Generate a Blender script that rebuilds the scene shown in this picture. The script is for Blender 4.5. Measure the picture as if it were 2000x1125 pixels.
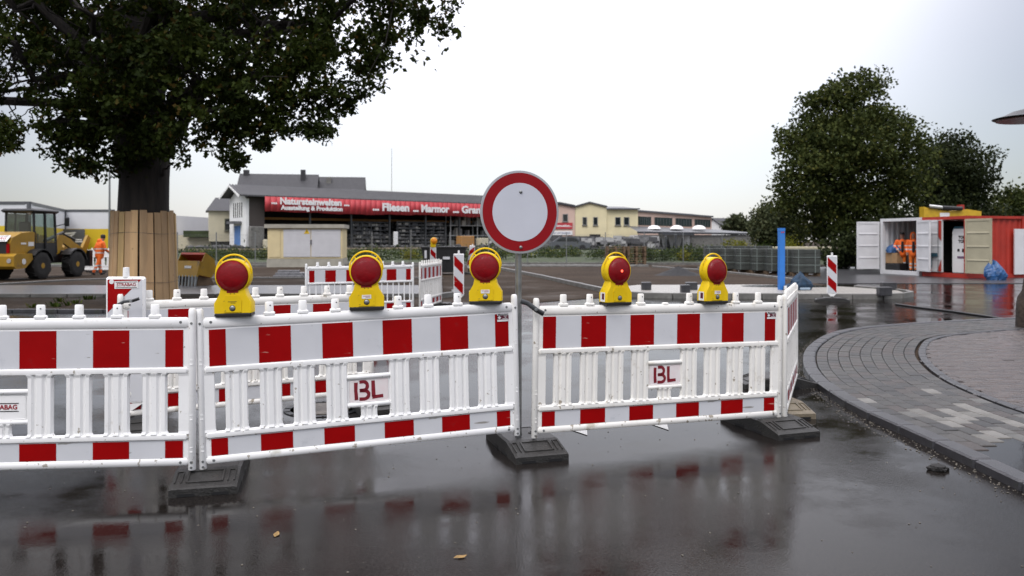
import bpy, math, random
import numpy as np
from mathutils import Vector, Matrix
random.seed(7); np.random.seed(7)
S = bpy.context.scene
for o in list(bpy.data.objects): bpy.data.objects.remove(o)
COL = S.collection
# ------------------------------------------------------------------ camera
F, HOR, CH = 1550.0, 470.0, 1.58           # focal length in photo pixels, horizon row, camera height (m)
cam = bpy.data.cameras.new('camera'); camo = bpy.data.objects.new('camera', cam); COL.objects.link(camo)
camo.location = (0, 0, CH); camo.rotation_euler = (math.radians(90), 0, 0)
cam.sensor_width = 36; cam.lens = 36 * F / 2000; cam.shift_y = -(562.5 - HOR) / 2000
cam.clip_start = .1; cam.clip_end = 3000
cam.dof.use_dof = True; cam.dof.focus_distance = 5.9; cam.dof.aperture_fstop = 2.8
S.camera = camo
# ------------------------------------------------------------------ world: overcast
SUN_EL, SUN_AZ = math.radians(52), math.radians(205)
w = bpy.data.worlds.new('World'); S.world = w; w.use_nodes = True
nt = w.node_tree; nt.nodes.clear()
def N(t, **k):
    n = nt.nodes.new(t)
    for a, b in k.items(): setattr(n, a, b)
    return n
out = N('ShaderNodeOutputWorld'); bg = N('ShaderNodeBackground'); bg2 = N('ShaderNodeBackground'); add = N('ShaderNodeAddShader')
sky = N('ShaderNodeTexSky', sky_type='NISHITA', sun_disc=False, sun_elevation=SUN_EL, sun_rotation=SUN_AZ)
bg2.inputs[1].default_value = .05
nt.links.new(sky.outputs[0], bg2.inputs[0])
tc = N('ShaderNodeTexCoord'); sx = N('ShaderNodeSeparateXYZ'); nt.links.new(tc.outputs['Generated'], sx.inputs[0])
mx = N('ShaderNodeMath', operation='MAXIMUM'); nt.links.new(sx.outputs['Z'], mx.inputs[0]); mx.inputs[1].default_value = 0
zz = N('ShaderNodeMath', operation='POWER'); nt.links.new(mx.outputs[0], zz.inputs[0]); zz.inputs[1].default_value = 1.7
cie = N('ShaderNodeMath', operation='MULTIPLY_ADD'); nt.links.new(zz.outputs[0], cie.inputs[0]); cie.inputs[1].default_value = 2.5; cie.inputs[2].default_value = .27      # overcast: zenith far brighter than horizon
mp = N('ShaderNodeMapping'); mp.inputs['Scale'].default_value = (1.0, 1.0, 2.2); mp.inputs['Location'].default_value = (.15, .0, .3)
nt.links.new(tc.outputs['Generated'], mp.inputs[0])
nz = N('ShaderNodeTexNoise'); nz.inputs['Scale'].default_value = 1.25; nz.inputs['Detail'].default_value = 3.5; nz.inputs['Roughness'].default_value = .42
nt.links.new(mp.outputs[0], nz.inputs[0])
rp = N('ShaderNodeValToRGB'); rp.color_ramp.elements[0].position = .36; rp.color_ramp.elements[1].position = .6
rp.color_ramp.elements[0].color = (.82, .79, .86, 1); rp.color_ramp.elements[1].color = (1.05, 1.02, 1.05, 1)
nt.links.new(nz.outputs[0], rp.inputs[0])
# the cloud cover is thinner (whiter) straight ahead, an even grey all round
dt = N('ShaderNodeVectorMath', operation='DOT_PRODUCT'); nt.links.new(tc.outputs['Generated'], dt.inputs[0]); dt.inputs[1].default_value = Vector((-.03, .97, .22)).normalized()
mr = N('ShaderNodeMapRange', interpolation_type='SMOOTHSTEP'); nt.links.new(dt.outputs['Value'], mr.inputs[0]); mr.inputs[1].default_value = .80; mr.inputs[2].default_value = .97; mr.inputs[3].default_value = 1.0; mr.inputs[4].default_value = 2.3
th = N('ShaderNodeVectorMath', operation='SCALE'); nt.links.new(rp.outputs[0], th.inputs[0]); nt.links.new(mr.outputs[0], th.inputs['Scale'])
ml = N('ShaderNodeVectorMath', operation='SCALE'); nt.links.new(th.outputs[0], ml.inputs[0]); nt.links.new(cie.outputs[0], ml.inputs['Scale'])
nt.links.new(ml.outputs[0], bg.inputs[0]); bg.inputs[1].default_value = 1.0
nt.links.new(bg.outputs[0], add.inputs[0]); nt.links.new(bg2.outputs[0], add.inputs[1]); nt.links.new(add.outputs[0], out.inputs[0])
# ------------------------------------------------------------------ sun behind cloud, exposure
sl = bpy.data.lights.new('sun', 'SUN'); sl.energy = 1.5; sl.angle = math.radians(25); sl.color = (1, .97, .93)
so = bpy.data.objects.new('sun', sl); COL.objects.link(so)
sd = Vector((math.sin(SUN_AZ) * math.cos(SUN_EL), math.cos(SUN_AZ) * math.cos(SUN_EL), math.sin(SUN_EL)))
so.rotation_euler = sd.to_track_quat('Z', 'Y').to_euler(); so.location = sd * 60
S.view_settings.view_transform = 'Standard'; S.view_settings.look = 'None'; S.view_settings.exposure = 0; S.view_settings.gamma = 1
S.render.engine = 'CYCLES'
# ------------------------------------------------------------------ helpers
def at(x, y, Y): return Vector(((x - 1000) / F * Y, Y, CH - (y - HOR) / F * Y))
def gr(x, y, z=0.0):
    Y = F * (CH - z) / (y - HOR); return Vector(((x - 1000) / F * Y, Y, z))
def px(p): return (1000 + p[0] / p[1] * F, HOR + (CH - p[2]) / p[1] * F)
MATS = {}
def mat(name, col, rough=.6, metal=0., var=.12, scale=6., bump=0., bscale=60., col2=None, spec=.5, coat=0., aniso=None, dirt=None, speck=None):
    """Principled material: base colour broken up by noise (var or col2), optional fine bump and dirt."""
    if name in MATS: return MATS[name]
    m = bpy.data.materials.new(name); m.use_nodes = True; t = m.node_tree; b = t.nodes['Principled BSDF']
    tcn = t.nodes.new('ShaderNodeTexCoord'); n1 = t.nodes.new('ShaderNodeTexNoise'); n1.inputs['Scale'].default_value = scale; n1.inputs['Detail'].default_value = 5
    src = tcn.outputs['Object']
    if aniso:
        mpn = t.nodes.new('ShaderNodeMapping'); mpn.inputs['Scale'].default_value = aniso; t.links.new(src, mpn.inputs[0]); src = mpn.outputs[0]
    t.links.new(src, n1.inputs[0])
    r = t.nodes.new('ShaderNodeValToRGB'); r.color_ramp.elements[0].position = .3; r.color_ramp.elements[1].position = .7
    c = Vector(col); d = Vector(col2) if col2 else c * (1 - 2 * var)
    r.color_ramp.elements[0].color = (*d, 1); r.color_ramp.elements[1].color = (*c, 1)
    t.links.new(n1.outputs[0], r.inputs[0]); last = r.outputs[0]
    if dirt:
        n2 = t.nodes.new('ShaderNodeTexNoise'); n2.inputs['Scale'].default_value = dirt[1]; n2.inputs['Detail'].default_value = 8; n2.inputs['Roughness'].default_value = .7
        t.links.new(tcn.outputs['Object'], n2.inputs[0])
        r2 = t.nodes.new('ShaderNodeValToRGB'); r2.color_ramp.elements[0].position = dirt[2]; r2.color_ramp.elements[1].position = dirt[2] + .12
        t.links.new(n2.outputs[0], r2.inputs[0])
        mixn = t.nodes.new('ShaderNodeMix'); mixn.data_type = 'RGBA'; t.links.new(r2.outputs[0], mixn.inputs[0]); t.links.new(last, mixn.inputs[6]); mixn.inputs[7].default_value = (*dirt[0], 1)
        last = mixn.outputs[2]
    if speck:
        n4 = t.nodes.new('ShaderNodeTexNoise'); n4.inputs['Scale'].default_value = speck[1]; n4.inputs['Detail'].default_value = 3; mp4 = t.nodes.new('ShaderNodeMapping'); mp4.inputs['Scale'].default_value = speck[3]; t.links.new(tcn.outputs['Object'], mp4.inputs[0]); t.links.new(mp4.outputs[0], n4.inputs[0])
        if len(speck) > 4:                                    # mud splashes get denser within the lowest part of the thing
            sp = t.nodes.new('ShaderNodeSeparateXYZ'); t.links.new(tcn.outputs['Object'], sp.inputs[0]); g4 = t.nodes.new('ShaderNodeMapRange'); t.links.new(sp.outputs['Z'], g4.inputs[0]); g4.inputs[1].default_value = .35; g4.inputs[2].default_value = 0; g4.inputs[3].default_value = 0; g4.inputs[4].default_value = speck[4]
            ad4 = t.nodes.new('ShaderNodeMath'); ad4.operation = 'ADD'; t.links.new(n4.outputs[0], ad4.inputs[0]); t.links.new(g4.outputs[0], ad4.inputs[1]); n4 = ad4
        r4 = t.nodes.new('ShaderNodeValToRGB'); r4.color_ramp.elements[0].position = speck[2]; r4.color_ramp.elements[1].position = speck[2] + .04; t.links.new(n4.outputs[0], r4.inputs[0])
        mx4 = t.nodes.new('ShaderNodeMix'); mx4.data_type = 'RGBA'; t.links.new(r4.outputs[0], mx4.inputs[0]); t.links.new(last, mx4.inputs[6]); mx4.inputs[7].default_value = (*speck[0], 1); last = mx4.outputs[2]
    t.links.new(last, b.inputs['Base Color'])
    b.inputs['Roughness'].default_value = rough; b.inputs['Metallic'].default_value = metal
    b.inputs['Specular IOR Level'].default_value = spec; b.inputs['Coat Weight'].default_value = coat
    if bump:
        n3 = t.nodes.new('ShaderNodeTexNoise'); n3.inputs['Scale'].default_value = bscale; n3.inputs['Detail'].default_value = 4
        t.links.new(src, n3.inputs[0]); bn = t.nodes.new('ShaderNodeBump'); bn.inputs['Strength'].default_value = bump; bn.inputs['Distance'].default_value = .02
        t.links.new(n3.outputs[0], bn.inputs['Height']); t.links.new(bn.outputs[0], b.inputs['Normal'])
    MATS[name] = m; return m
class MB:
    def __init__(s): s.v = []; s.f = []; s.m = []
    def add(s, vs, fs, mi=0, M=None):
        o = len(s.v)
        s.v += [tuple(M @ Vector(p)) if M else tuple(p) for p in vs]
        s.f += [tuple(o + i for i in f) for f in fs]; s.m += [mi] * len(fs); return s
    def box(s, c, d, mi=0, M=None):
        x, y, z = c; a, b, h = d[0] / 2, d[1] / 2, d[2] / 2
        vs = [(x + i * a, y + j * b, z + k * h) for k in (-1, 1) for j in (-1, 1) for i in (-1, 1)]
        return s.add(vs, [(0, 2, 3, 1), (4, 5, 7, 6), (0, 1, 5, 4), (2, 6, 7, 3), (0, 4, 6, 2), (1, 3, 7, 5)], mi, M)
    def bev(s, c, d, e=.01, mi=0, M=None):
        """box with chamfered vertical outline and top/bottom edges"""
        x, y, z = c; a, b, h = d[0] / 2, d[1] / 2, d[2] / 2
        def ring(k, q): return [(x + sx_ * (a - q - (e if t else 0)), y + sy_ * (b - q - (0 if t else e)), k) for sx_, sy_, t in
                                ((1, 1, 0), (1, 1, 1), (-1, 1, 1), (-1, 1, 0), (-1, -1, 0), (-1, -1, 1), (1, -1, 1), (1, -1, 0))]
        rs = [ring(z - h, e), ring(z - h + e, 0), ring(z + h - e, 0), ring(z + h, e)]
        return s.loft(rs, True, mi, M)
    def loft(s, rings, caps=True, mi=0, M=None, closed=True):
        n = len(rings[0]); vs = [p for r in rings for p in r]; fs = []
        for i in range(len(rings) - 1):
            for j in range(n if closed else n - 1):
                k = (j + 1) % n; fs.append((i * n + j, i * n + k, (i + 1) * n + k, (i + 1) * n + j))
        if caps: fs.append(tuple(range(n - 1, -1, -1))); fs.append(tuple((len(rings) - 1) * n + j for j in range(n)))
        return s.add(vs, fs, mi, M)
    def tube(s, pts, rad, n=8, mi=0, caps=True, M=None, sq=None):
        pts = [Vector(p) for p in pts]; rings = []
        if not hasattr(rad, '__len__'): rad = [rad] * len(pts)
        up = None
        for i, p in enumerate(pts):
            d = (pts[min(i + 1, len(pts) - 1)] - pts[max(i - 1, 0)]).normalized()
            if up is None: up = Vector((0, 0, 1)) if abs(d.z) < .9 else Vector((0, 1, 0))
            a = d.cross(up)
            if a.length < 1e-4: a = d.cross(Vector((1, 0, 0)))
            a.normalize(); b = a.cross(d).normalized(); up = b
            ra, rb = (rad[i], rad[i]) if sq is None else (rad[i] * sq[0], rad[i] * sq[1])
            rings.append([p + a * math.cos(t) * ra + b * math.sin(t) * rb for t in [2 * math.pi * (j + .5) / n for j in range(n)]])
        return s.loft(rings, caps, mi, M)
    def prism(s, poly, h0, h1, axis='y', mi=0, M=None):
        """2D outline extruded; axis y: outline in x,z; axis z: outline in x,y; axis x: outline in y,z"""
        f = {'y': lambda p, h: (p[0], h, p[1]), 'z': lambda p, h: (p[0], p[1], h), 'x': lambda p, h: (h, p[0], p[1])}[axis]
        return s.loft([[f(p, h0) for p in poly], [f(p, h1) for p in poly]], True, mi, M)
    def lathe(s, prof, n=16, mi=0, M=None, axis='z'):
        f = {'z': lambda r, h, t: (r * math.cos(t), r * math.sin(t), h), 'y': lambda r, h, t: (r * math.cos(t), h, r * math.sin(t)),
             'x': lambda r, h, t: (h, r * math.cos(t), r * math.sin(t))}[axis]
        return s.loft([[f(r, h, 2 * math.pi * j / n) for j in range(n)] for r, h in prof], True, mi, M)
    def mesh(s, name, mats, smooth=False):
        me = bpy.data.meshes.new(name); me.from_pydata(s.v, [], s.f)
        for q in (mats if isinstance(mats, (list, tuple)) else [mats]): me.materials.append(q)
        if any(s.m): me.polygons.foreach_set('material_index', s.m)
        import bmesh
        bm = bmesh.new(); bm.from_mesh(me); bmesh.ops.recalc_face_normals(bm, faces=bm.faces); bm.to_mesh(me); bm.free()
        if smooth:
            me.polygons.foreach_set('use_smooth', [True] * len(me.polygons)); me.set_sharp_from_angle(angle=math.radians(40))
        return me
    def build(s, name, mats, parent=None, smooth=False, loc=None): return link(name, s.mesh(name, mats, smooth), parent, loc)
def link(name, me, parent=None, loc=None, rz=0):
    o = bpy.data.objects.new(name, me); COL.objects.link(o)
    if parent is not None: o.parent = parent
    if loc is not None: o.location = loc
    if rz: o.rotation_euler = (0, 0, rz)
    return o
def tag(o, label, cat, group=None):
    o['label'] = label; o['category'] = cat
    if group: o['group'] = group
    return o
def thing(name, label, cat, loc=(0, 0, 0), rz=0, group=None, M=None):
    o = bpy.data.objects.new(name, None); COL.objects.link(o); o.empty_display_size = .2
    if M is not None: o.matrix_world = M
    else: o.location = loc; o.rotation_euler = (0, 0, rz)
    return tag(o, label, cat, group)
def struct(o): o['kind'] = 'structure'; return o
def stuff(o): o['kind'] = 'stuff'; return o
def text(body, size, m, parent, M, bold=0., extrude=.0006, name='lettering', align='CENTER', sx_=1.0):
    c = bpy.data.curves.new('t', 'FONT'); c.body = body; c.size = size; c.extrude = extrude; c.offset = bold; c.align_x = align; c.align_y = 'CENTER'; c.resolution_u = 3
    t = bpy.data.objects.new('t', c); COL.objects.link(t); bpy.context.view_layer.update()
    me = bpy.data.meshes.new_from_object(t.evaluated_get(bpy.context.evaluated_depsgraph_get())); bpy.data.objects.remove(t)
    me.name = name; me.materials.clear(); me.materials.append(m)
    me.transform(M @ Matrix.Diagonal((sx_, 1, 1, 1)))
    return link(name, me, parent)
FRONT = Matrix.Rotation(math.radians(90), 4, 'X')      # text plane facing -y
def tr(x, y, z): return Matrix.Translation((x, y, z))
def rotz(a): return Matrix.Rotation(a, 4, 'Z')
def pieces(parent, name, me, Ms, limit=300, stuffname='far_pieces'):
    """alike pieces as objects that share one mesh; those past the limit joined into one 'stuff' part"""
    order = sorted(range(len(Ms)), key=lambda i: (parent.matrix_world @ Ms[i].translation - Vector((0, 0, CH))).length if parent else Ms[i].translation.length)
    for i in order[:limit]:
        o = link(name, me[i % len(me)] if isinstance(me, list) else me, parent); o.matrix_local = Ms[i]
    if len(order) > limit:
        ml_ = me if isinstance(me, list) else [me]; V = [v.co.copy() for v in ml_[0].vertices]; Fs = [tuple(p.vertices) for p in ml_[0].polygons]; mb = MB()
        for i in order[limit:]: mb.add(V, Fs, i % len(ml_), Ms[i])
        stuff(mb.build(stuffname, [q.materials[0] for q in ml_], parent))
def catmull(P, n):
    P = [Vector(p) for p in P]; P = [2 * P[0] - P[1]] + P + [2 * P[-1] - P[-2]]; o = []
    for i in range(1, len(P) - 2):
        for k in range(n):
            t = k / n; a, b, c, d = P[i - 1:i + 3]
            o.append(.5 * ((2 * b) + (c - a) * t + (2 * a - 5 * b + 4 * c - d) * t * t + (3 * b - a - 3 * c + d) * t ** 3))
    return o + [P[-2]]
def resample(P, step):
    o = [P[0]]; acc = 0
    for a, b in zip(P, P[1:]):
        L = (b - a).length; t = step - acc
        while t <= L: o.append(a.lerp(b, t / L)); t += step
        acc = L - (t - step)
    return o
# ------------------------------------------------------------------ materials
def ground_mat(name, dark, light, r_wet, r_dry, scale, bump, bscale, lo=.42, hi=.58, speck=0., spec=.5):
    """wet ground: noise decides where the water film stands (smooth, darker) and where the grain shows"""
    m = bpy.data.materials.new(name); m.use_nodes = True; t = m.node_tree; b = t.nodes['Principled BSDF']; L = t.links.new
    tcn = t.nodes.new('ShaderNodeTexCoord')
    def noise(sc, de=5, ro=.55):
        n = t.nodes.new('ShaderNodeTexNoise'); n.inputs['Scale'].default_value = sc; n.inputs['Detail'].default_value = de; n.inputs['Roughness'].default_value = ro; L(tcn.outputs['Object'], n.inputs[0]); return n
    def ramp(src, a, c0, bpos, c1):
        r = t.nodes.new('ShaderNodeValToRGB'); e = r.color_ramp.elements; e[0].position = a; e[1].position = bpos; e[0].color = (*c0, 1); e[1].color = (*c1, 1); L(src, r.inputs[0]); return r
    wet = ramp(noise(scale, 6, .6).outputs[0], lo, (0, 0, 0), hi, (1, 1, 1))          # 1 = film of water
    grain = noise(bscale, 3, .6)
    g2 = ramp(grain.outputs[0], .35, dark, .68, light)
    big = ramp(noise(.35, 4).outputs[0], .35, (.8, .79, .8), .65, (1.15, 1.12, 1.1))
    mulc = t.nodes.new('ShaderNodeMix'); mulc.data_type = 'RGBA'; mulc.blend_type = 'MULTIPLY'; mulc.inputs[0].default_value = 1; L(g2.outputs[0], mulc.inputs[6]); L(big.outputs[0], mulc.inputs[7])
    last = mulc.outputs[2]
    if speck:
        vo = t.nodes.new('ShaderNodeTexVoronoi'); vo.inputs['Scale'].default_value = 55; L(tcn.outputs['Object'], vo.inputs['Vector'])
        vr = ramp(vo.outputs['Distance'], .045, (1, 1, 1), .075, (0, 0, 0)); sel = t.nodes.new('ShaderNodeSeparateColor'); L(vo.outputs['Color'], sel.inputs[0])
        gt = t.nodes.new('ShaderNodeMath'); gt.operation = 'GREATER_THAN'; L(sel.outputs[0], gt.inputs[0]); gt.inputs[1].default_value = 1 - speck
        mu = t.nodes.new('ShaderNodeMath'); mu.operation = 'MULTIPLY'; L(vr.outputs[0], mu.inputs[0]); L(gt.outputs[0], mu.inputs[1])
        mc = t.nodes.new('ShaderNodeMix'); mc.data_type = 'RGBA'; L(mu.outputs[0], mc.inputs[0]); L(last, mc.inputs[6]); mc.inputs[7].default_value = (.22, .2, .18, 1); last = mc.outputs[2]
    L(last, b.inputs['Base Color'])
    mr = t.nodes.new('ShaderNodeMapRange'); L(wet.outputs[0], mr.inputs[0]); mr.inputs[3].default_value = r_dry; mr.inputs[4].default_value = r_wet; L(mr.outputs[0], b.inputs['Roughness'])
    inv = t.nodes.new('ShaderNodeMapRange'); L(wet.outputs[0], inv.inputs[0]); inv.inputs[3].default_value = bump; inv.inputs[4].default_value = bump * .12
    bn = t.nodes.new('ShaderNodeBump'); bn.inputs['Distance'].default_value = .004; L(inv.outputs[0], bn.inputs['Strength']); L(grain.outputs[0], bn.inputs['Height'])
    rip = noise(9, 2); bn2 = t.nodes.new('ShaderNodeBump'); bn2.inputs['Distance'].default_value = .004; bn2.inputs['Strength'].default_value = .12
    L(rip.outputs[0], bn2.inputs['Height']); L(bn.outputs[0], bn2.inputs['Normal']); L(bn2.outputs[0], b.inputs['Normal'])
    b.inputs['IOR'].default_value = 1.33; b.inputs['Specular IOR Level'].default_value = spec
    MATS[name] = m; return m
M_ASPH = ground_mat('wet_asphalt', (.003, .0027, .0027), (.024, .0205, .018), .016, .12, .8, .42, 80, .42, .60, .2, spec=.24)
M_DIRT = ground_mat('wet_earth', (.018, .013, .009), (.066, .050, .036), .45, .9, .6, 1., 30, .5, .75, spec=.12)
M_LANE = ground_mat('compacted_earth', (.022, .016, .011), (.072, .053, .038), .4, .9, .35, 1., 40, .5, .74, spec=.12)
M_GRAV = ground_mat('dark_gravel', (.020, .015, .011), (.088, .068, .053), .6, .95, .5, 1., 70, .55, .8, spec=.1)
M_CONC = mat('kerb_concrete', (.20, .195, .18), .45, var=.22, scale=5, bump=.3, bscale=90, dirt=((.05, .05, .04), 3, .56))
M_KERB = mat('dark_wet_kerb', (.050, .050, .056), .3, var=.25, scale=8, bump=.25, bscale=120, dirt=((.03, .035, .02), 4, .58))
M_PAV = [mat('paver_grey_%d' % i, c, .32, spec=.35, var=.2, scale=9, bump=.3, bscale=110, dirt=((.022, .022, .017), 2.5, .60)) for i, c in
         enumerate([(.042, .040, .036), (.058, .053, .047), (.030, .029, .028), (.056, .044, .038)])]
M_PAVL, M_PAVL2, M_PAVL3 = [mat('pale_paver_%d' % i, c, .4, var=.2, scale=9, bump=.3, bscale=110, dirt=((.07, .07, .06), 3, .58)) for i, c in enumerate([(.19, .18, .16), (.14, .132, .115), (.10, .096, .086)])]
M_COB = [mat('red_cobble_%d' % i, c, .25, spec=.4, var=.22, scale=9, bump=.35, bscale=90, dirt=((.035, .035, .028), 2, .6)) for i, c in
         enumerate([(.10, .080, .073), (.115, .095, .087), (.085, .072, .069)])]
M_GRASS = mat('rough_grass', (.045, .065, .018), .9, col2=(.02, .028, .010), scale=1.2, bump=.8, bscale=12)
def brick_mat(name, c1, c2, mortar, sc, bw, rh, rough, bumps=.4, ms=.02):
    m = bpy.data.materials.new(name); m.use_nodes = True; t = m.node_tree; b = t.nodes['Principled BSDF']
    tcn = t.nodes.new('ShaderNodeTexCoord'); br = t.nodes.new('ShaderNodeTexBrick'); t.links.new(tcn.outputs['Object'], br.inputs[0])
    br.inputs['Color1'].default_value = (*c1, 1); br.inputs['Color2'].default_value = (*c2, 1); br.inputs['Mortar'].default_value = (*mortar, 1)
    br.inputs['Scale'].default_value = sc; br.inputs['Brick Width'].default_value = bw; br.inputs['Row Height'].default_value = rh; br.inputs['Mortar Size'].default_value = ms
    t.links.new(br.outputs[0], b.inputs['Base Color']); b.inputs['Roughness'].default_value = rough
    bn = t.nodes.new('ShaderNodeBump'); bn.invert = True; bn.inputs['Strength'].default_value = bumps; bn.inputs['Distance'].default_value = .01; t.links.new(br.outputs['Fac'], bn.inputs['Height']); t.links.new(bn.outputs[0], b.inputs['Normal'])
    MATS[name] = m; return m
M_ISL = brick_mat('island_paving', (.36, .34, .30), (.29, .275, .25), (.16, .15, .13), 1, .4, .2, .4)
M_STRIP = brick_mat('strip_paving', (.17, .17, .175), (.125, .125, .13), (.06, .06, .06), 1, .2, .1, .3)
M_ROADP = brick_mat('cobbled_yard', (.075, .075, .08), (.05, .05, .055), (.02, .02, .02), 1, .24, .16, .3)
M_WHITE = mat('white_plastic', (.87, .87, .86), .38, var=.03, scale=3, bump=.04, bscale=30, dirt=((.56, .54, .48), 3.5, .60), speck=((.40, .37, .32), 30, .70, (1, 1, 1), .085))
M_WHITE2 = mat('aged_white_plastic', (.86, .845, .80), .42, var=.05, scale=3, bump=.05, bscale=30, dirt=((.54, .50, .42), 3.5, .57), speck=((.34, .30, .24), 28, .685, (1, 1, .8), .085))
M_FOIL = mat('white_reflective_foil', (.61, .62, .645), .4, spec=.3, var=.04, scale=4, dirt=((.44, .46, .49), 5, .62), speck=((.28, .27, .25), 18, .71, (.35, 1, 1.6), .07))
M_RED = mat('red_reflective_foil', (.31, .0012, .002), .42, spec=.12, var=.08, scale=5, dirt=((.25, .012, .012), 5, .60), speck=((.48, .22, .18), 16, .725, (.35, 1, 1.6)))
M_RUB = mat('black_recycled_rubber', (.030, .029, .027), .5, var=.25, scale=12, bump=.35, bscale=70, dirt=((.075, .055, .035), 5, .63))
M_YEL = mat('yellow_lamp_plastic', (.76, .52, .004), .42, spec=.3, var=.06, scale=8, dirt=((.50, .34, .01), 9, .60), speck=((.16, .12, .03), 34, .69, (1, 1, 1)))
M_LENS = mat('red_lamp_lens', (.25, .002, .006), .14, var=.2, scale=14, spec=.35, bump=.16, bscale=150)
M_BLK = mat('black_plastic', (.012, .012, .013), .42, var=.1)
M_STEEL = mat('galvanised_steel', (.33, .34, .34), .42, .85, var=.18, scale=14)
M_DSTEEL = mat('grey_strap', (.10, .105, .11), .4, .6, var=.2, scale=14)
M_ALU = mat('sign_grey', (.42, .43, .45), .45, .3, var=.08)
M_SIGNW = mat('sign_white', (.56, .58, .64), .45, spec=.3, var=.03, scale=5, dirt=((.40, .40, .42), 25, .77))
M_SIGNR = mat('sign_red', (.27, .004, .008), .45, spec=.25, var=.05, dirt=((.20, .02, .02), 18, .76))
M_INK = mat('dark_red_spray', (.22, .004, .016), .7, var=.15, scale=40)
M_TXTR = mat('red_print', (.33, .010, .02), .6); M_TXTK = mat('black_print', (.015, .015, .015), .6); M_TXTW = mat('white_print', (.82, .82, .82), .6, var=.02)
M_LABEL = mat('paper_label', (.75, .75, .74), .6, var=.06, scale=60); M_MAROON = mat('maroon_label', (.11, .008, .025), .5)
# ------------------------------------------------------------------ ground sheets
def sheet(name, poly, z, m, parent=None):
    mb = MB(); mb.add([(p[0], p[1], z) for p in poly], [tuple(range(len(poly)))]); o = mb.build(name, m, parent); return o
def slab(name, poly, z, m, zb=-.05):
    mb = MB(); mb.prism([(p[0], p[1]) for p in poly], zb, z, 'z'); return struct(mb.build(name, m))
struct(sheet('ground', [(-900, -60), (900, -60), (900, 1500), (-900, 1500)], -.02, M_DIRT))
struct(sheet('road', [(-70, -30), (70, -30), (70, 29), (-70, 29)], 0, M_ASPH))
def lx(Y): return -.088 * Y
slab('earth_strip', [(-60, 17.6), (lx(17.6), 17.6), (lx(21.4), 21.4), (-60, 21.4)], .05, M_DIRT)
slab('paved_strip', [(-60, 21.55), (lx(21.5), 21.55), (lx(26), 26), (-60, 26)], .12, M_STRIP)
slab('planting_bed', [(-17.0, 26.1), (lx(26), 26.1), (lx(31), 30.9), (-14.5, 30.9), (-16.2, 29.2)], .10, M_DIRT)
slab('yard', [(-75, 26.12), (-17.2, 26.12), (-16.4, 29.3), (-14.6, 31.06), (lx(31), 31.06), (lx(46), 46), (-75, 46)], .07, M_LANE)
slab('earth_lane', [(lx(18), 18.2), (2.6, 22.0), (3.0, 23.2), (1.25, 33.5), (-.6, 43), (-.8, 47), (lx(47), 47), (lx(26), 26)], .012, M_LANE)
GB = [(-.6, 43), (1.25, 33.5), (2.95, 23.4), (3.5, 22.1), (4.6, 21.8), (10, 21.5), (11.2, 22.4), (11.5, 23.5), (10.9, 25.5), (10.8, 29.2), (10.1, 37.7), (8, 46.2), (-.8, 46.2)]
slab('gravel_bed', GB, .06, M_GRAV)
slab('island_pavement', [(3.05, 23.4), (3.58, 22.2), (4.6, 21.9), (10, 21.6), (11.1, 22.45), (11.4, 23.5), (10.6, 25.4), (8.6, 26.6), (4.2, 26.4), (2.9, 24.6)], .11, M_ISL)
slab('asphalt_patch', [(8.9 + 1.5 * math.cos(a), 25.6 + .75 * math.sin(a)) for a in np.linspace(0, 6.28, 18)[:-1]], .116, M_ASPH)
slab('cobbled_yard', [(11.0, 29.1), (70, 29.1), (70, 90), (14, 90), (10.3, 37.8)], .022, M_ROADP)
slab('fence_footing', [(-60, 46.4), (8.0, 46.4), (8.0, 47.0), (-60, 47.0)], .16, M_CONC)
slab('far_path', [(-60, 47.1), (30, 47.1), (30, 51.4), (-60, 51.4)], .03, M_LANE)
# kerb lines made of single stones
def kerb(name, pts, wdt=.12, hgt=.14, L=1.0, z0=-.02, m=None):
    P = resample([Vector((*p[:2], 0)) for p in pts], L); root = bpy.data.objects.new(name, None); COL.objects.link(root); struct(root)
    me = MB().bev((0, 0, (hgt + z0) / 2), (L - .012, wdt, hgt - z0), .012).mesh('kerb_stone', m or M_CONC); Ms = []
    for a, b in zip(P, P[1:]):
        d = b - a; c = (a + b) / 2; Ms.append(tr(c.x, c.y, random.uniform(-.004, .004)) @ rotz(math.atan2(d.y, d.x)))
    pieces(root, 'kerb_stone', me, Ms); return root
kerb('road_kerb', [(-24, 17.52), (lx(17.5), 17.52)], hgt=.07, m=M_KERB)
kerb('strip_kerb', [(-28, 21.47), (lx(21.5), 21.47), (lx(22) + .35, 22.2), (lx(24) + .3, 24)], hgt=.15)
kerb('bed_kerb', catmull([(-17.1, 25.9, 0), (-16.9, 27.5, 0), (-16.2, 29.2, 0), (-14.5, 30.95, 0), (-12, 31.0, 0), (lx(31), 31, 0)], 8), hgt=.16)
kerb('gravel_kerb', [(-.65, 43), (1.2, 33.5), (2.9, 23.4), (3.1, 22.6), (3.5, 22.0), (4.6, 21.72), (10, 21.42), (10.8, 21.85), (11.3, 22.4), (11.58, 23.5), (10.95, 25.5)], hgt=.15, L=.8)
kerb('pallet_kerb', [(10.87, 29.0), (10.6, 33), (10.15, 37.7), (8.0, 46.1)], hgt=.14)
kerb('back_kerb', [(-.8, 46.3), (8.0, 46.3)], hgt=.14)
kerb('path_kerb', [(-34, 46.3), (lx(46), 46.3)], hgt=.2)
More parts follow.
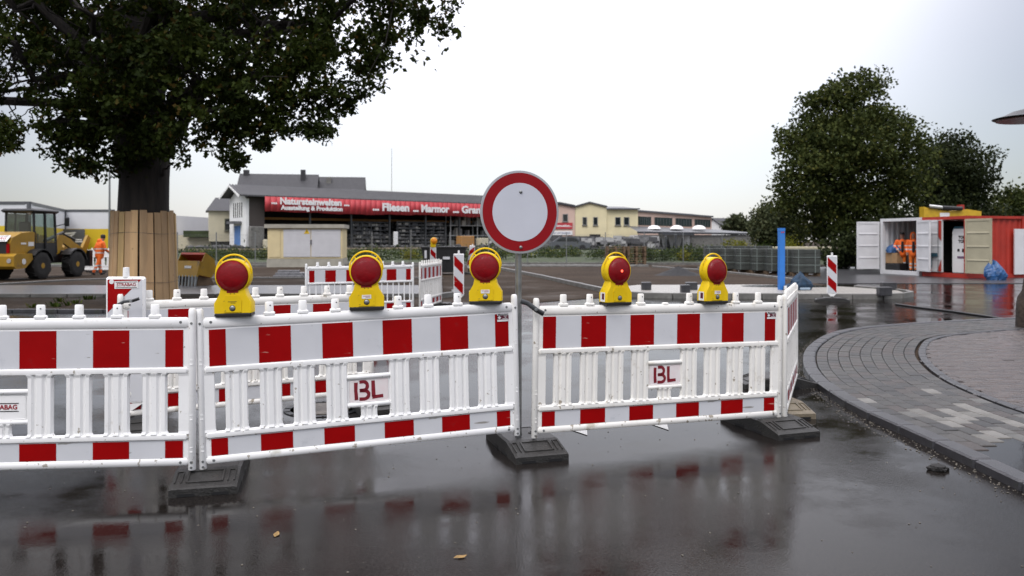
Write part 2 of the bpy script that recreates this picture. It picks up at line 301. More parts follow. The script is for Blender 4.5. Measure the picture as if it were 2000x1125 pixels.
# ------------------------------------------------------------------ pavement on the right with its curved kerb
OUT = catmull([(3.2, 1.5, 0), (3.2, 4.0, 0), (3.2, 5.4, 0), (3.17, 6.4, 0), (3.14, 7.3, 0), (3.25, 8.4, 0), (3.42, 9.2, 0), (3.65, 9.95, 0), (4.06, 11.0, 0), (4.57, 12.0, 0), (5.27, 13.1, 0), (6.07, 13.9, 0), (6.95, 14.45, 0), (8.03, 14.97, 0), (9.95, 15.65, 0), (13, 16.4, 0)], 10)
def offset(P, d):
    o = []
    for i, p in enumerate(P):
        t = (P[min(i + 1, len(P) - 1)] - P[max(i - 1, 0)]).normalized(); o.append(p + Vector((t.y, -t.x, 0)) * d)
    return o
SW = 1.46
pav = bpy.data.objects.new('pavement', None); COL.objects.link(pav); struct(pav)
inn = offset(OUT, SW)
mb = MB(); n_ = len(OUT); o2 = offset(OUT, .08)
mb.add([(p.x, p.y, .012) for p in o2] + [(p.x, p.y, .012) for p in inn], [(i, i + 1, n_ + i + 1, n_ + i) for i in range(n_ - 1)]); mb.build('bedding', M_LANE, pav)
mb = MB(); poly = [(p.x, p.y) for p in inn] + [(30, 16.6), (30, 1.5)]
mb.add([(x, y, .010) for x, y in poly], [tuple(range(len(poly)))]); mb.build('cobble_bedding', M_LANE, pav)
me = MB().bev((0, 0, .015), (.485, .15, .11), .014).mesh('kerb_stone', M_KERB)
K = resample(offset(OUT, .075), .5); pieces(pav, 'kerb_stone', me, [tr((a.x + b.x) / 2, (a.y + b.y) / 2, random.uniform(-.003, .003)) @ rotz(math.atan2((b - a).y, (b - a).x)) for a, b in zip(K, K[1:])])
me = MB().bev((0, 0, .0), (.29, .09, .125), .010).mesh('edging_stone', M_KERB)
K = resample(offset(OUT, SW), .3); pieces(pav, 'edging_stone', me, [tr((a.x + b.x) / 2, (a.y + b.y) / 2, random.uniform(-.003, .003)) @ rotz(math.atan2((b - a).y, (b - a).x)) for a, b in zip(K, K[1:])])
me = [MB().bev((0, 0, .0), (.232, .128, .10), .006).mesh('paver', m) for m in M_PAV]; meL = [MB().bev((0, 0, .0), (.232, .128, .10), .006).mesh('paver', q) for q in (M_PAVL, M_PAVL2, M_PAVL, M_PAVL3)]
Ms = []; pale = []
for r in range(9):
    R = resample(offset(OUT, .15 + .08 + r * .1345), .238); 
    for i, (a, b) in enumerate(zip(R, R[1:])):
        c = (a + b) / 2 + (b - a) * (.5 if r % 2 else 0)
        if c.y < 5.75 + .5 * (c.x - 3.2) or c.x > 12.4: continue
        M = tr(c.x, c.y, .006 + random.gauss(0, .0016)) @ rotz(math.atan2((b - a).y, (b - a).x) + random.gauss(0, .006)) @ Matrix.Rotation(random.gauss(0, .006), 4, 'X')
        q = math.exp(-((c.y - 6.75) / .9) ** 2) * (1 if c.x > 3.6 else .25)
        (pale if random.random() < q * .68 else Ms).append(M)
random.shuffle(pale); pieces(pav, 'paver', meL, pale); random.shuffle(Ms)
pieces(pav, 'paver', me, Ms, 300 - len(pale), 'far_pavers')
AP = [(p.x, p.y, .049) for p in offset(OUT, .155) if p.y < 6.0] ; AP2 = [(p.x, p.y, .049) for p in offset(OUT, SW - .05) if p.y < 6.6]
mb = MB(); poly = AP + [(3.36, 6.0, .049)] + [(4.6, 6.6, .049)] + AP2[::-1]; mb.add(poly, [tuple(range(len(poly)))]); mb.build('asphalt_patch', M_ASPH, pav)
mb = MB(); mc = [MB().bev((0, 0, 0), (.192, .094, .1), .008).mesh('cobble', m) for m in M_COB]; Ms = []
def inside(x, y):
    best = min(range(len(inn)), key=lambda i: (inn[i].x - x) ** 2 + (inn[i].y - y) ** 2); i = min(max(best, 1), len(inn) - 2); t = (inn[i + 1] - inn[i - 1]).normalized()
    return (x - inn[i].x) * t.y - (y - inn[i].y) * t.x > .03
for i in range(60):
    for j in range(74):
        x, y = 4.6 + i * .2 + (.1 if j % 2 else 0), 6.4 + j * .1
        p_ = px((x, y, 0))
        if p_[0] > 2060 or not inside(x, y): continue
        Ms.append(tr(x, y, .0 + random.gauss(0, .0025)) @ rotz(random.gauss(0, .02)) @ Matrix.Rotation(random.gauss(0, .012), 4, 'X'))
cob = bpy.data.objects.new('cobbled_forecourt', None); COL.objects.link(cob); struct(cob)
pieces(cob, 'cobble', mc, Ms, 300, 'far_cobbles')
# grit washed up along the kerb, a clod of earth, leaves
def rock(mb, c, r, seed=None):
    vs = []; q = [(0, 0, 1)] + [(math.cos(a), math.sin(a), h) for h in (.45, -.45) for a in [k * math.pi / 3 + (h < 0) * .5 for k in range(6)]] + [(0, 0, -1)]
    for p in q:
        k = r * random.uniform(.7, 1.15); vs.append((c[0] + p[0] * k, c[1] + p[1] * k, c[2] + p[2] * k * .7))
    fs = [(0, 1 + i, 1 + (i + 1) % 6) for i in range(6)] + [(1 + i, 7 + i, 1 + (i + 1) % 6) for i in range(6)] + [(1 + (i + 1) % 6, 7 + i, 7 + (i + 1) % 6) for i in range(6)] + [(13, 7 + (i + 1) % 6, 7 + i) for i in range(6)]
    mb.add(vs, fs)
mb = MB(); E = resample(OUT, .02)
for p in E:
    if p.y > 14: break
    for k in range(2):
        d = abs(random.gauss(0, .09)) + .012; rock(mb, (p.x - d + random.gauss(0, .01), p.y + random.gauss(0, .02), .002), random.choice([.003, .004, .005, .008]))
M_GRIT = mat('washed_grit', (.14, .125, .10), .7, var=.3, scale=30)
tag(stuff(mb.build('grit', M_GRIT)), 'fine grit washed up along the foot of the curved kerb', 'grit')
mb = MB()
for i in range(420):
    x, Y = random.uniform(-3.5, 3.0), random.uniform(3.7, 8.5); rock(mb, (x, Y, .001), random.choice([.0025, .003, .004, .006]))
tag(stuff(mb.build('loose_grit', M_GRIT)), 'tiny loose stones strewn over the wet asphalt', 'grit')
# ------------------------------------------------------------------ barrier panels
def frame_from(a, b):
    a, b = Vector(a), Vector(b); x = (b - a).normalized(); y = Vector((0, 0, 1)).cross(x).normalized(); z = x.cross(y)
    M = Matrix((x, y, z)).transposed().to_4x4(); M.translation = a; return M, (b - a).length
def rail(x0, x1, zc, ry, rz_, m, name, root):
    n = 12; rings = []
    for x, k in ((x0, .55), (x0 + .012, 1), (x1 - .012, 1), (x1, .55)):
        rings.append([(x, ry * k * math.copysign(abs(math.cos(t)) ** .6, math.cos(t)), zc + rz_ * k * math.copysign(abs(math.sin(t)) ** .6, math.sin(t))) for t in [2 * math.pi * j / n for j in range(n)]])
    return MB().loft(rings).build(name, m, root, True)
SLAT_PROF = [(-.5, -.004), (-.45, -.020), (-.31, -.020), (-.23, -.006), (-.17, -.006), (-.10, -.020), (.10, -.020), (.17, -.006), (.23, -.006), (.31, -.020), (.45, -.020), (.5, -.004), (.5, .010), (-.5, .010)]
def slat(w, z0, z1, x, m, root, name='slat', ribs=True):
    pr = SLAT_PROF if ribs else [(-.5, -.006), (-.44, -.014), (.44, -.014), (.5, -.006), (.5, .010), (-.5, .010)]
    def ring(z, k): return [(x + p[0] * w * k, p[1] * (1 if k < 1.05 else 1.3), z) for p in pr]
    return MB().loft([ring(z0, 1.12), ring(z0 + .018, 1.0), ring(z1 - .018, 1.0), ring(z1, 1.12)]).build(name, m, root)
def disc(mb, c, r, h, n=12, mi=0):
    mb.lathe([(r, 0), (r * .85, -h), (.0005, -h * 1.05)], n, mi, tr(*c), 'y')
def sticker(root, x, z):
    s_ = MB().box((x, -.0165, z), (.088, .001, .058)).build('sticker', M_MAROON, root)
    MB().box((x, -.0173, z + .0215), (.086, .0006, .014)).box((x, -.0173, z - .022), (.086, .0006, .014)).add([(x - .040, -.0175, z), (x - .026, -.0175, z + .013), (x - .012, -.0175, z), (x - .026, -.0175, z - .013)], [(0, 1, 2, 3)]).build('white_field', M_LABEL, s_)
    text('Mietschild', .018, M_TXTK, s_, tr(x, -.0178, z + .021) @ FRONT, .0004)
    MB().box((x + .02, -.0176, z + .009), (.026, .0004, .003)).box((x + .02, -.0176, z), (.012, .0004, .004)).box((x + .016, -.0176, z - .009), (.040, .0004, .003)).build('print_line', M_LABEL, s_)
def stencil_BL(root, M, k=1.0):
    """sprayed stencil letters drawn as strokes"""
    def stroke(mb, pts, w):
        pts = [Vector(p) for p in pts]; L, R = [], []
        for i, p in enumerate(pts):
            d = (pts[min(i + 1, len(pts) - 1)] - pts[max(i - 1, 0)]).normalized(); n = Vector((-d.y, d.x)); q = w * random.uniform(.92, 1.1)
            L.append(p + n * q / 2); R.append(p - n * q / 2)
        n_ = len(pts); mb.add([(p.x * k, 0, p.y * k) for p in L + R], [(i, i + 1, n_ + i + 1, n_ + i) for i in range(n_ - 1)], 0, M)
    mb = MB(); w = .020
    stroke(mb, [(-.060, .048), (-.061, 0), (-.058, -.050)], w)
    arc = lambda cx, cy, r1, r2, a0, a1: [(cx + r1 * math.cos(a), cy + r2 * math.sin(a)) for a in np.linspace(a0, a1, 9)]
    stroke(mb, [(-.040, .049)] + arc(-.018, .026, .022, .024, 1.5, -1.3) + [(-.040, .002)], w * .95)
    stroke(mb, [(-.038, .001)] + arc(-.016, -.023, .027, .024, 1.3, -1.5) + [(-.042, -.046)], w * .95)
    stroke(mb, [(.036, .053), (.037, 0), (.038, -.038)], w); stroke(mb, [(.030, -.040), (.06, -.038), (.092, -.036)], w)
    return mb.build('stencil_lettering', M_INK, root)
def strabag(root, M, h=.032, plate=True):
    """white label with black bars above and below the lettering; local plane facing -y"""
    wd = h * 6.2
    if plate: MB().box((0, .0004, 0), (wd * 1.12, .001, h * 2.3), 0, M).build('label_plate', M_LABEL, root)
    MB().box((0, -.0006, h * .82), (wd, .001, h * .16), 0, M).box((0, -.0006, -h * .82), (wd, .001, h * .16), 0, M).build('label_bar', M_TXTK, root)
    return text('STRABAG', h * 1.35, M_TXTR, root, M @ tr(0, -.0008, 0) @ FRONT, h * .03, sx_=.98)
M_BLPLATE = mat('sprayed_plate', (.79, .77, .76), .4, col2=(.76, .66, .66), scale=9, dirt=((.70, .46, .48), 14, .66))
def panel(label, a, b, m, wide=True, red=True, box=None, skip=(), sticker_at=None, group='barrier panels', stub=None):
    M, W = frame_from(a, b); r = thing('barrier_panel', label, 'barrier', M=M, group=group); u = W / 10
    for x in (0, W):
        MB().lathe([(.021, 0), (.0235, .004), (.0235, .99), (.0225, 1.018), (.016, 1.03), (.001, 1.03)], 14, 0, tr(x, 0, 0)).build('post', m, r, True)
    x0, x1 = .020, W - .020
    rail(x0, x1, .938, .021, .034, m, 'top_rail', r); rail(x0, x1, .636, .024, .021, m, 'middle_rail', r)
    rail(x0, x1, .214, .024, .021, m, 'lower_rail', r); rail(x0, x1, .054, .021, .025, m, 'bottom_rail', r)
    for i in range(1, 10):
        if i in skip: continue
        x = i * u
        if i == stub: MB().bev((x, 0, .975), (.05, .034, .02), .006).build('broken_peg', m, r); continue
        mb = MB(); mb.bev((x, 0, .978), (.072, .040, .026), .006); mb.lathe([(.0275, .985), (.0265, 1.05), (.022, 1.056), (.001, 1.056)], 14, 0, tr(x, 0, 0) @ Matrix.Diagonal((1, .62, 1, 1)))
        pg = mb.build('peg', m, r, True)
        if i % 2 == 0: MB().lathe([(.0045, -.0168), (.0045, -.0178), (.0003, -.0179)], 8, 0, tr(x + .006, 0, 1.033), 'y').build('pin_hole', M_BLK, pg)
    zs = ((.655, .908, 'upper_board'), (.076, .196, 'lower_board'))
    for z0, z1, nm in zs:
        bd = MB().box((W / 2, 0, (z0 + z1) / 2), (W - .04, .020, z1 - z0)).build(nm, m, r)
        zz0, zz1 = (z0 + .003, z1 - .014) if z1 > .5 else (z0 + .004, z1 - .006)
        fo = MB().box((W / 2, -.0112, (zz0 + zz1) / 2), (W - .105, .002, zz1 - zz0)).build('white_foil', M_FOIL if red else m, bd)
        if red:
            for i in range(0, 11, 2):
                uf = (W - .105) / 10; xa, xb = .0525 + max(i - .5, 0) * uf, .0525 + min(i + .5, 10) * uf
                MB().box(((xa + xb) / 2, -.0128, (zz0 + zz1) / 2), (xb - xa, .002, zz1 - zz0 - .001)).build('red_stripe', M_RED, bd)
    za, zb = .232, .618
    if wide:
        for x in (.045, W - .045): slat(.075, za, zb, x, m, r, 'slat', False)
        for i in range(1, 10):
            if i == 5 and box: continue
            slat(.144 * W / 2.2, za, zb, i * u, m, r)
        if box:
            xl, xr = 4 * u + .062, 6 * u - .062
            rail(xl, xr, .515, .020, .015, m, 'box_rail', r); rail(xl, xr, .325, .020, .015, m, 'box_rail', r)
            pl = MB().box((5 * u, .002, .42), (xr - xl, .016, .18)).build('name_plate', m, r)
            MB().bev((5 * u, 0, 0), (xr - xl - .04, .15, .004), .006, 0, tr(0, -.0075, .42) @ Matrix.Rotation(math.radians(90), 4, 'X')).build('plate_field', M_BLPLATE if box == 'BL' else m, pl)
            slat(.11, za, .312, 5 * u, m, r)
            if box == 'BL': stencil_BL(pl, tr(5 * u - .015, -.0108, .42), 1.22)
            else: strabag(pl, tr(5 * u + box[0], -.0108, .42), .030, False)
    else:
        n = 18
        for i in range(n): 
            x = .07 + (W - .14) * i / (n - 1); MB().tube([(x, 0, za - .01), (x, 0, zb + .01)], .0125, 8, 0).build('bar', m, r, True)
    mb = MB()
    for x, d in ((0, 1), (W, -1)):
        for z in (.935, .052, .018): disc(mb, (x, -.0215, z), .0085, .005)
        for z in (.942, .052): disc(mb, (x + d * .066, -.0195, z), .0095, .003)
    mb.build('bolt', M_STEEL, r)
    mb = MB()
    for x in (0, W):
        for z in (.70, .35, .145): mb.box((x, -.0235, z), (.018, .002, .004)); mb.box((x, -.0235, z - .028), (.018, .003, .007))
    mb.build('mould_mark', m, r)
    if sticker_at: sticker(r, W - .095, .868)
    return r, M, W
# post feet measured in the photograph: (X, Y, height of the post's foot)
P1, M1, W1 = panel('white barrier panel cut by the left picture edge, company plate in its middle', (-4.32, 4.83, .125), (-2.04, 5.06, .12), M_WHITE, box=(.012,))
P2, M2, W2 = panel('white barrier panel with sprayed BL plate carrying three red lamps', (-1.985, 5.10, .113), (.035, 5.80, .158), M_WHITE, box='BL', skip=(1, 5, 9), sticker_at=True)
P3, M3, W3 = panel('white barrier panel with sprayed BL plate carrying two red lamps', (.165, 5.86, .125), (2.215, 6.60, .094), M_WHITE2, box='BL', skip=(3, 7), sticker_at=True, stub=5)
P4, M4, W4 = panel('barrier panel seen end on, running back from the right corner', (2.275, 6.63, .098), (3.075, 8.60, .075), M_WHITE2)
P5, M5, W5 = panel('second row barrier panel behind the left lamps, beside the arrow beacon', (-3.19, 6.46, .115), (-1.33, 7.50, .11), M_WHITE2)
P6, M6, W6 = panel('round bar barrier panel in front of the cream transformer cabinet', (-4.02, 15.5, .10), (-2.08, 16.65, .10), M_WHITE, wide=False)
P7, M7, W7 = panel('barrier panel seen steeply beside the striped beacon and round bar panel', (-1.95, 16.8, .10), (-1.68, 18.75, .10), M_WHITE2)
P8, M8, W8 = panel('plain white barrier panel between the wheel loader and the walking worker', (-20.6, 37.0, .18), (-18.2, 37.3, .18), M_WHITE, red=False)
# ------------------------------------------------------------------ rubber foot plates
def foot_mesh(m):
    L, Wd, h = .80, .40, .115; mb = MB()
    prof = [(-L / 2, 0), (L / 2, 0), (L / 2, .048), (L / 2 - .015, .056), (.17, h), (-.17, h), (-L / 2 + .015, .056), (-L / 2, .048)]
    rings = [[(s_ * (Wd / 2 - q), y * (1 - q * .15), z if z == 0 else z - q * .4) for y, z in prof] for s_, q in ((-1, .0), (-1, -.0), (1, 0.))][0::2]
    mb.loft([[(-Wd / 2, y, z * .9) for y, z in prof], [(-Wd / 2 + .018, y, z) for y, z in prof], [(Wd / 2 - .018, y, z) for y, z in prof], [(Wd / 2, y, z * .9) for y, z in prof]])
    return mb.mesh('body', m)
FOOT = {}
def foot(label, x, y, yaw, m=None, group='barrier foot plates', z=0):
    m = m or M_RUB; r = thing('foot_plate', label, 'foot plate', (x, y, z), yaw, group)
    if m.name not in FOOT:
        s_ = math.atan2(.115 - .056, .385 - .17); me = [foot_mesh(m)]
        rim = MB()
        for d in (-1, 1):
            T = (tr(0, 0, 0) if d < 0 else rotz(math.pi)) @ tr(0, -.278, .0855) @ Matrix.Rotation(s_, 4, 'X')
            for q in ((0, .068, .22, .012), (0, -.062, .22, .012), (-.105, 0, .012, .13), (.105, 0, .012, .13)): rim.box((q[0], q[1], .003), (q[2], q[3], .009), 0, T)
            for e in (-1, 1):
                for q in ((e * .138, 0, .007, .13), (e * .176, 0, .007, .13), (e * .157, .065, .045, .008)): rim.box((q[0], q[1], .003), (q[2], q[3], .008), 0, T)
        me.append(rim.mesh('rim', m)); sk = MB()
        for xx in (-.06, .06): sk.lathe([(.036, .112), (.034, .122), (.026, .122), (.024, .113)], 12, 0, tr(xx, 0, 0))
        me.append(sk.mesh('socket', m)); sl_ = MB()
        for e in (-.1, .1): sl_.box((e, -.4006, .011), (.10, .003, .018)); sl_.box((e, .4006, .011), (.10, .003, .018))
        for e in (-.12, .12): sl_.box((-.2006, e, .012), (.003, .12, .02)); sl_.box((.2006, e, .012), (.003, .12, .02))
        me.append(sl_.mesh('hand_slot', M_BLK)); FOOT[m.name] = me
    for n_, q in zip(('body', 'rim', 'socket', 'hand_slot'), FOOT[m.name]):
        o = link(n_, q, r)
        if n_ != 'body': stuff(o)
    return r
M_TAN = mat('sand_recycled_plate', (.21, .175, .12), .55, var=.2, scale=10, bump=.3, bscale=60, dirt=((.10, .09, .06), 4, .58))
foot('black rubber foot plate under the joint of the two left barrier panels', -2.0, 5.3, math.radians(12.7))
foot('black rubber foot plate in the middle, below the round sign post', .10, 6.03, math.radians(17))
foot('black rubber foot plate under the right front barrier corner', 2.16, 6.70, math.radians(19))
foot('black rubber foot plate lying crosswise against the curved kerb', 2.87, 8.66, math.radians(93))
foot('sand coloured foot plate just behind the right barrier corner', 2.44, 7.40, math.radians(8), M_TAN)
foot('black rubber foot plate under the arrow beacon behind the left panel', -3.12, 6.62, math.radians(22))
foot('black rubber foot plate at the hidden end of the second row panel', -1.33, 7.55, math.radians(25))
foot('black rubber foot plate under the left end of the round bar panel', -4.02, 15.5, math.radians(30))
foot('black rubber foot plate where round bar panel and steep panel meet', -2.0, 16.75, math.radians(30))
foot('black rubber foot plate under the far end of the steep panel', -1.68, 18.8, math.radians(80))
foot('black rubber foot plate under the plain white panel by the loader', -19.4, 37.2, 0, z=.07)
# ------------------------------------------------------------------ warning lamps
def lamp_meshes():
    D = {}; c, R = .262, .112
    th0 = math.asin(-.66); outl = [(-.118, .024), (.118, .024), (.118, .088), (.086, .142)]
    outl += [(R * math.cos(t), c + R * math.sin(t)) for t in np.linspace(-.80, math.pi + .80, 34)] + [(-.086, .142), (-.118, .088)]
    mb = MB(); rings = []
    ctr = (0, .2)
    for y, k in ((-.048, .955), (-.042, 1), (.042, 1), (.048, .955)): rings.append([(p[0] * k, y * (1.12 if p[1] < .15 else .82), ctr[1] + (p[1] - ctr[1]) * (k if p[1] > .03 else 1)) for p in outl])
    mb.loft(rings); D['housing'] = mb.mesh('housing', M_YEL, True)
    mb = MB(); mb.prism([(-.055, .030), (.055, .030), (.058, .105), (.044, .138), (-.044, .138), (-.058, .105)], -.0575, -.050); D['front_panel'] = mb.mesh('front_panel', M_YEL)
    mb = MB(); pts = [(.1125 * math.cos(t), 0, c + .02 + .118 * math.sin(t)) for t in np.linspace(-.1, math.pi + .1, 25)]; mb.tube(pts, .0062, 8, 0)
    for s_ in (-1, 1): mb.tube([(s_ * .068, 0, c + .085), (s_ * .085, 0, c + .108)], .0055, 6)
    D['handle'] = mb.mesh('handle', M_YEL, True)
    mb = MB(); prof = [(.1025, 0), (.1015, -.006)] + [(.100 * math.cos(a) + (.0004 if i % 2 else 0), -.006 - .030 * math.sin(a) - (.0011 if i % 2 else 0)) for i, a in enumerate(np.linspace(.12, 1.5, 33))] + [(.0005, -.0362)]
    mb.lathe(prof, 40, 0, tr(0, -.0395, c), 'y'); mb.box((0, -.045, c - .098), (.072, .012, .020)); D['lens'] = mb.mesh('lens', M_LENS, True)
    mb = MB(); mb.lathe([(.1075, -.036), (.1075, -.046), (.1025, -.047), (.1025, -.036)], 40, 0, tr(0, 0, c), 'y'); D['lens_ring'] = mb.mesh('lens_ring', M_YEL, True)
    mb = MB(); mb.bev((0, 0, .012), (.232, .112, .026), .006); D['base'] = mb.mesh('base', M_BLK)
    mb = MB(); mb.lathe([(.016, -.057), (.016, -.060), (.012, -.063), (.0005, -.0635)], 14, 0, tr(0, 0, .056), 'y'); D['lock'] = mb.mesh('lock', M_STEEL, True)
    mb = MB(); mb.lathe([(.0195, -.056), (.0195, -.0585), (.0165, -.0586)], 14, 0, tr(0, 0, .056), 'y'); D['lock_ring'] = mb.mesh('lock_ring', M_BLK)
    mb = MB()
    for s_ in (-.012, .012): mb.lathe([(.003, -.0555), (.003, -.0565), (.0003, -.0566)], 8, 0, tr(s_, 0, .150), 'y')
    D['vent'] = mb.mesh('vent', M_BLK)
    return D
LM = lamp_meshes()
def lamp(label, M, lab=None, lit=False):
    r = thing('warning_lamp', label, 'warning lamp', M=M, group='red warning lamps on the barriers')
    for k, me in LM.items():
        o = link(k, me, r)
    if lab == 'front':
        l_ = MB().box((0, -.0585, .092), (.062, .001, .026)).build('paper_label', M_LABEL, r); MB().box((0, -.0593, .097), (.05, .0005, .003)).box((.008, -.0593, .089), (.03, .0005, .003)).build('print_line', M_TXTR, l_)
    if lab == 'worn': MB().box((0, -.0583, .098), (.056, .0006, .003)).box((.004, -.0583, .090), (.03, .0006, .0025)).build('print_line', M_TXTK, r)
    if lab in ('side', 'front'):
        T = tr(-.1185, 0, .062); s_ = MB().box((0, 0, 0), (.001, .06, .07), 0, T).build('side_label', M_LABEL, r); MB().box((-.001, -.006, .004), (.001, .03, .045), 0, T).build('print_block', M_MAROON, s_)
    if lit:
        e = bpy.data.materials.new('lit_bulb'); e.use_nodes = True; b = e.node_tree.nodes['Principled BSDF']; b.inputs['Base Color'].default_value = (.6, .02, .01, 1); b.inputs['Emission Color'].default_value = (1, .10, .05, 1); b.inputs['Emission Strength'].default_value = 3.5
        nz_ = e.node_tree.nodes.new('ShaderNodeTexNoise'); nz_.inputs['Scale'].default_value = 90; e.node_tree.links.new(nz_.outputs[0], b.inputs['Roughness'])
        MB().lathe([(.011, -.0745), (.008, -.078), (.0003, -.079)], 12, 0, tr(.004, 0, .262), 'y').build('bulb_glow', e, r)
        e2 = e.copy(); e2.name = 'bulb_halo'; e2.node_tree.nodes['Principled BSDF'].inputs['Emission Strength'].default_value = .25
        MB().lathe([(.036, -.0705), (.030, -.0735), (.0003, -.0745)], 16, 0, tr(-.006, 0, .264), 'y').build('bulb_halo_disc', e2, r)  # disc with weak emission, the bulb's halo put in as colour
    return r
def on_rail(M, W, i, yaw=0, dz=.972): return M @ tr(i * W / 10, 0, dz) @ rotz(yaw)
lamp('red lamp without paper label, nearest the left end of its panel', on_rail(M2, W2, 1, math.radians(-14)), 'worn')
lamp('red lamp with white paper label, middle one of its panel of three', on_rail(M2, W2, 5, math.radians(-10)), 'front')
lamp('red lamp close beside the round sign post', on_rail(M2, W2, 9, math.radians(-22)), 'front')
lamp('red lamp lit by a small glowing bulb', on_rail(M3, W3, 3, math.radians(8)), 'side', True)
lamp('rightmost red lamp, dark, on the right front panel', on_rail(M3, W3, 7, math.radians(8)), 'front')
# straps between the panels
def strap(label, a, b, w=.03):
    a, b = Vector(a), Vector(b); r = thing('connector_strap', label, 'strap', a, 0, 'barrier connector straps'); d = b - a
    pts = [Vector((0, 0, 0)), d * .3 + Vector((0, 0, .012)), d * .7 + Vector((0, 0, -.002)), d]
    MB().tube(pts, w / 2, 10, 0, sq=(.35, 1)).build('bar', M_DSTEEL, r, True)
    n = d.normalized(); MB().tube([d * .68 + Vector((0, -.012, 0)), d * .99 + Vector((0, -.012, 0))], w * .33, 8, 0, sq=(.4, 1)).build('slot', M_BLK, r)
    MB().lathe([(.012, 0), (.012, -.014), (.001, -.015)], 10, 0, tr(*(d * .66 + Vector((0, -.012, 0)))), 'y').build('bolt', M_STEEL, r)
    return r
strap('dark grey metal strap joining the two sprayed barrier panels', at(1017, 588, 5.78), at(1062, 613, 5.80), .036)
strap('grey metal latch at the arrow beacon on the second row panel', at(229, 596, 6.40), at(272, 583, 6.42), .026)
# ------------------------------------------------------------------ round no-entry sign
sg = thing('round_sign', 'round white traffic sign with red ring on a grey post behind the barriers', 'traffic sign', (.048, 5.93, 0), math.radians(19))
MB().lathe([(.024, 0), (.024, 2.02), (.001, 2.021)], 16).build('post', M_STEEL, sg, True)
Dm = tr(0, -.032, 1.792)
def ringm(r0, r1, y0, y1, m, nm, par, n=72): return MB().lathe([(r0, y0), (r0, y1), (r1, y1), (r1, y0)] if r0 else [(r1, y0), (r1, y1), (.0005, y1)], n, 0, Dm, 'y').build(nm, m, par, True)
pl = MB().lathe([(.0005, .004), (.304, .004), (.309, 0), (.309, -.006), (.300, -.0075), (.0005, -.0075)], 72, 0, Dm, 'y').build('sign_plate', M_ALU, sg, True)
MB().lathe([(.0005, -.0078), (.292, -.0078), (.292, -.0086), (.0005, -.0086)], 72, 0, Dm, 'y').build('red_ring', M_SIGNR, pl)
MB().lathe([(.0005, -.0088), (.2165, -.0088), (.2165, -.0094), (.0005, -.0094)], 72, 0, Dm, 'y').build('white_field', M_SIGNW, pl)
for z in (.150, -.262): MB().lathe([(.013, -.0086), (.012, -.014), (.006, -.018), (.0005, -.0185)], 12, 0, Dm @ tr(.004, 0, z), 'y').build('bolt', M_STEEL, pl, True)
for z in (.15, -.26): MB().lathe([(.034, -.018), (.034, .018), (.028, .018), (.028, -.018)], 14, 0, tr(0, 0, 1.792 + z)).build('clamp', M_STEEL, sg, True)
# ------------------------------------------------------------------ striped beacons
def beacon(label, loc, yaw, z0, arrow=False, flip=1, tilt=0, plate=True, top=True, wdt=.25, hgt=1.0, lab=False):
    M = tr(*loc) @ rotz(yaw) @ Matrix.Rotation(tilt, 4, 'Y'); r = thing('striped_beacon', label, 'beacon', M=M, group='striped beacons')
    b = MB().bev((0, 0, 0), (wdt, hgt, .045), .014, 0, tr(0, 0, z0 + hgt / 2) @ FRONT).build('board', M_WHITE, r)
    MB().prism([(-wdt / 2 + .02, z0 + .002), (-.03, z0 - .07), (.03, z0 - .07), (wdt / 2 - .02, z0 + .002)], -.02, .02).build('tip', M_WHITE, r)
    if top: MB().lathe([(.026, z0 + hgt - .005), (.024, z0 + hgt + .075), (.001, z0 + hgt + .078)], 12).build('peg', M_WHITE, r, True)
    MB().tube([(0, 0, .05), (0, 0, z0 - .05)], .022, 10).build('foot_tube', M_BLK, r)
    w2, h2 = wdt / 2 - .018, hgt / 2 - .022; zc = z0 + hgt / 2
    f = MB().box((0, -.0235, zc), (w2 * 2, .002, h2 * 2)).build('white_foil', M_FOIL, b)
    def clip(poly):
        for ax, lim, sg_ in ((0, w2, 1), (0, -w2, -1), (1, h2, 1), (1, -h2, -1)):
            o = []
            for i, p in enumerate(poly):
                q = poly[(i + 1) % len(poly)]; a, c_ = (p[ax] - lim) * sg_ <= 0, (q[ax] - lim) * sg_ <= 0
                if a: o.append(p)
                if a != c_: t = (lim - p[ax]) / (q[ax] - p[ax]); o.append((p[0] + (q[0] - p[0]) * t, p[1] + (q[1] - p[1]) * t))
            poly = o
        return poly
    per = .48
    if arrow: ps = [[(-w2, h2), (w2 * .95, h2), (-w2, h2 - .27)], [(-w2, -h2 + .32), (w2, -h2 + .62), (w2, -h2 + .36), (-w2, -h2 + .05)]]
    else: ps = [[(-1, c_ + flip), (1, c_ - flip), (1, c_ - flip - per / 2), (-1, c_ + flip - per / 2)] for c_ in (h2 + .36, h2 - .12, h2 - .60, h2 - 1.08)]
    for p in ps:
        p = clip(p)
        if len(p) > 2: MB().prism([(x, zc + z) for x, z in p], -.0260, -.0246).build('red_stripe', M_RED, b)
    if plate:
        foot_me = FOOT[M_RUB.name]
        for n_, q in zip(('plate_body', 'plate_rim'), foot_me[:2]): o = link(n_, q, r); n_ == 'plate_rim' and stuff(o); o.rotation_euler = (0, 0, math.radians(90 + random.uniform(-12, 12))); o.scale = (1.0, 1.05, .85)
    return r, b
ab, abb = beacon('arrow beacon with company label behind the left barrier panel', (-3.16, 6.50, 0), math.radians(4), .245, arrow=True, plate=False, wdt=.31, hgt=1.04)
strabag(abb, tr(.012, -.0275, .245 + .975) @ Matrix.Rotation(math.radians(-1), 4, 'Y'), .027)
MB().lathe([(.019, -.0262), (.019, -.0275), (.0005, -.0276)], 16, 0, tr(-.105, 0, .245 + 1.0), 'y').build('round_seal', M_LABEL, abb)
beacon('striped beacon standing in the earth lane left of the sign', gr(896, 600), math.radians(-6), .27)
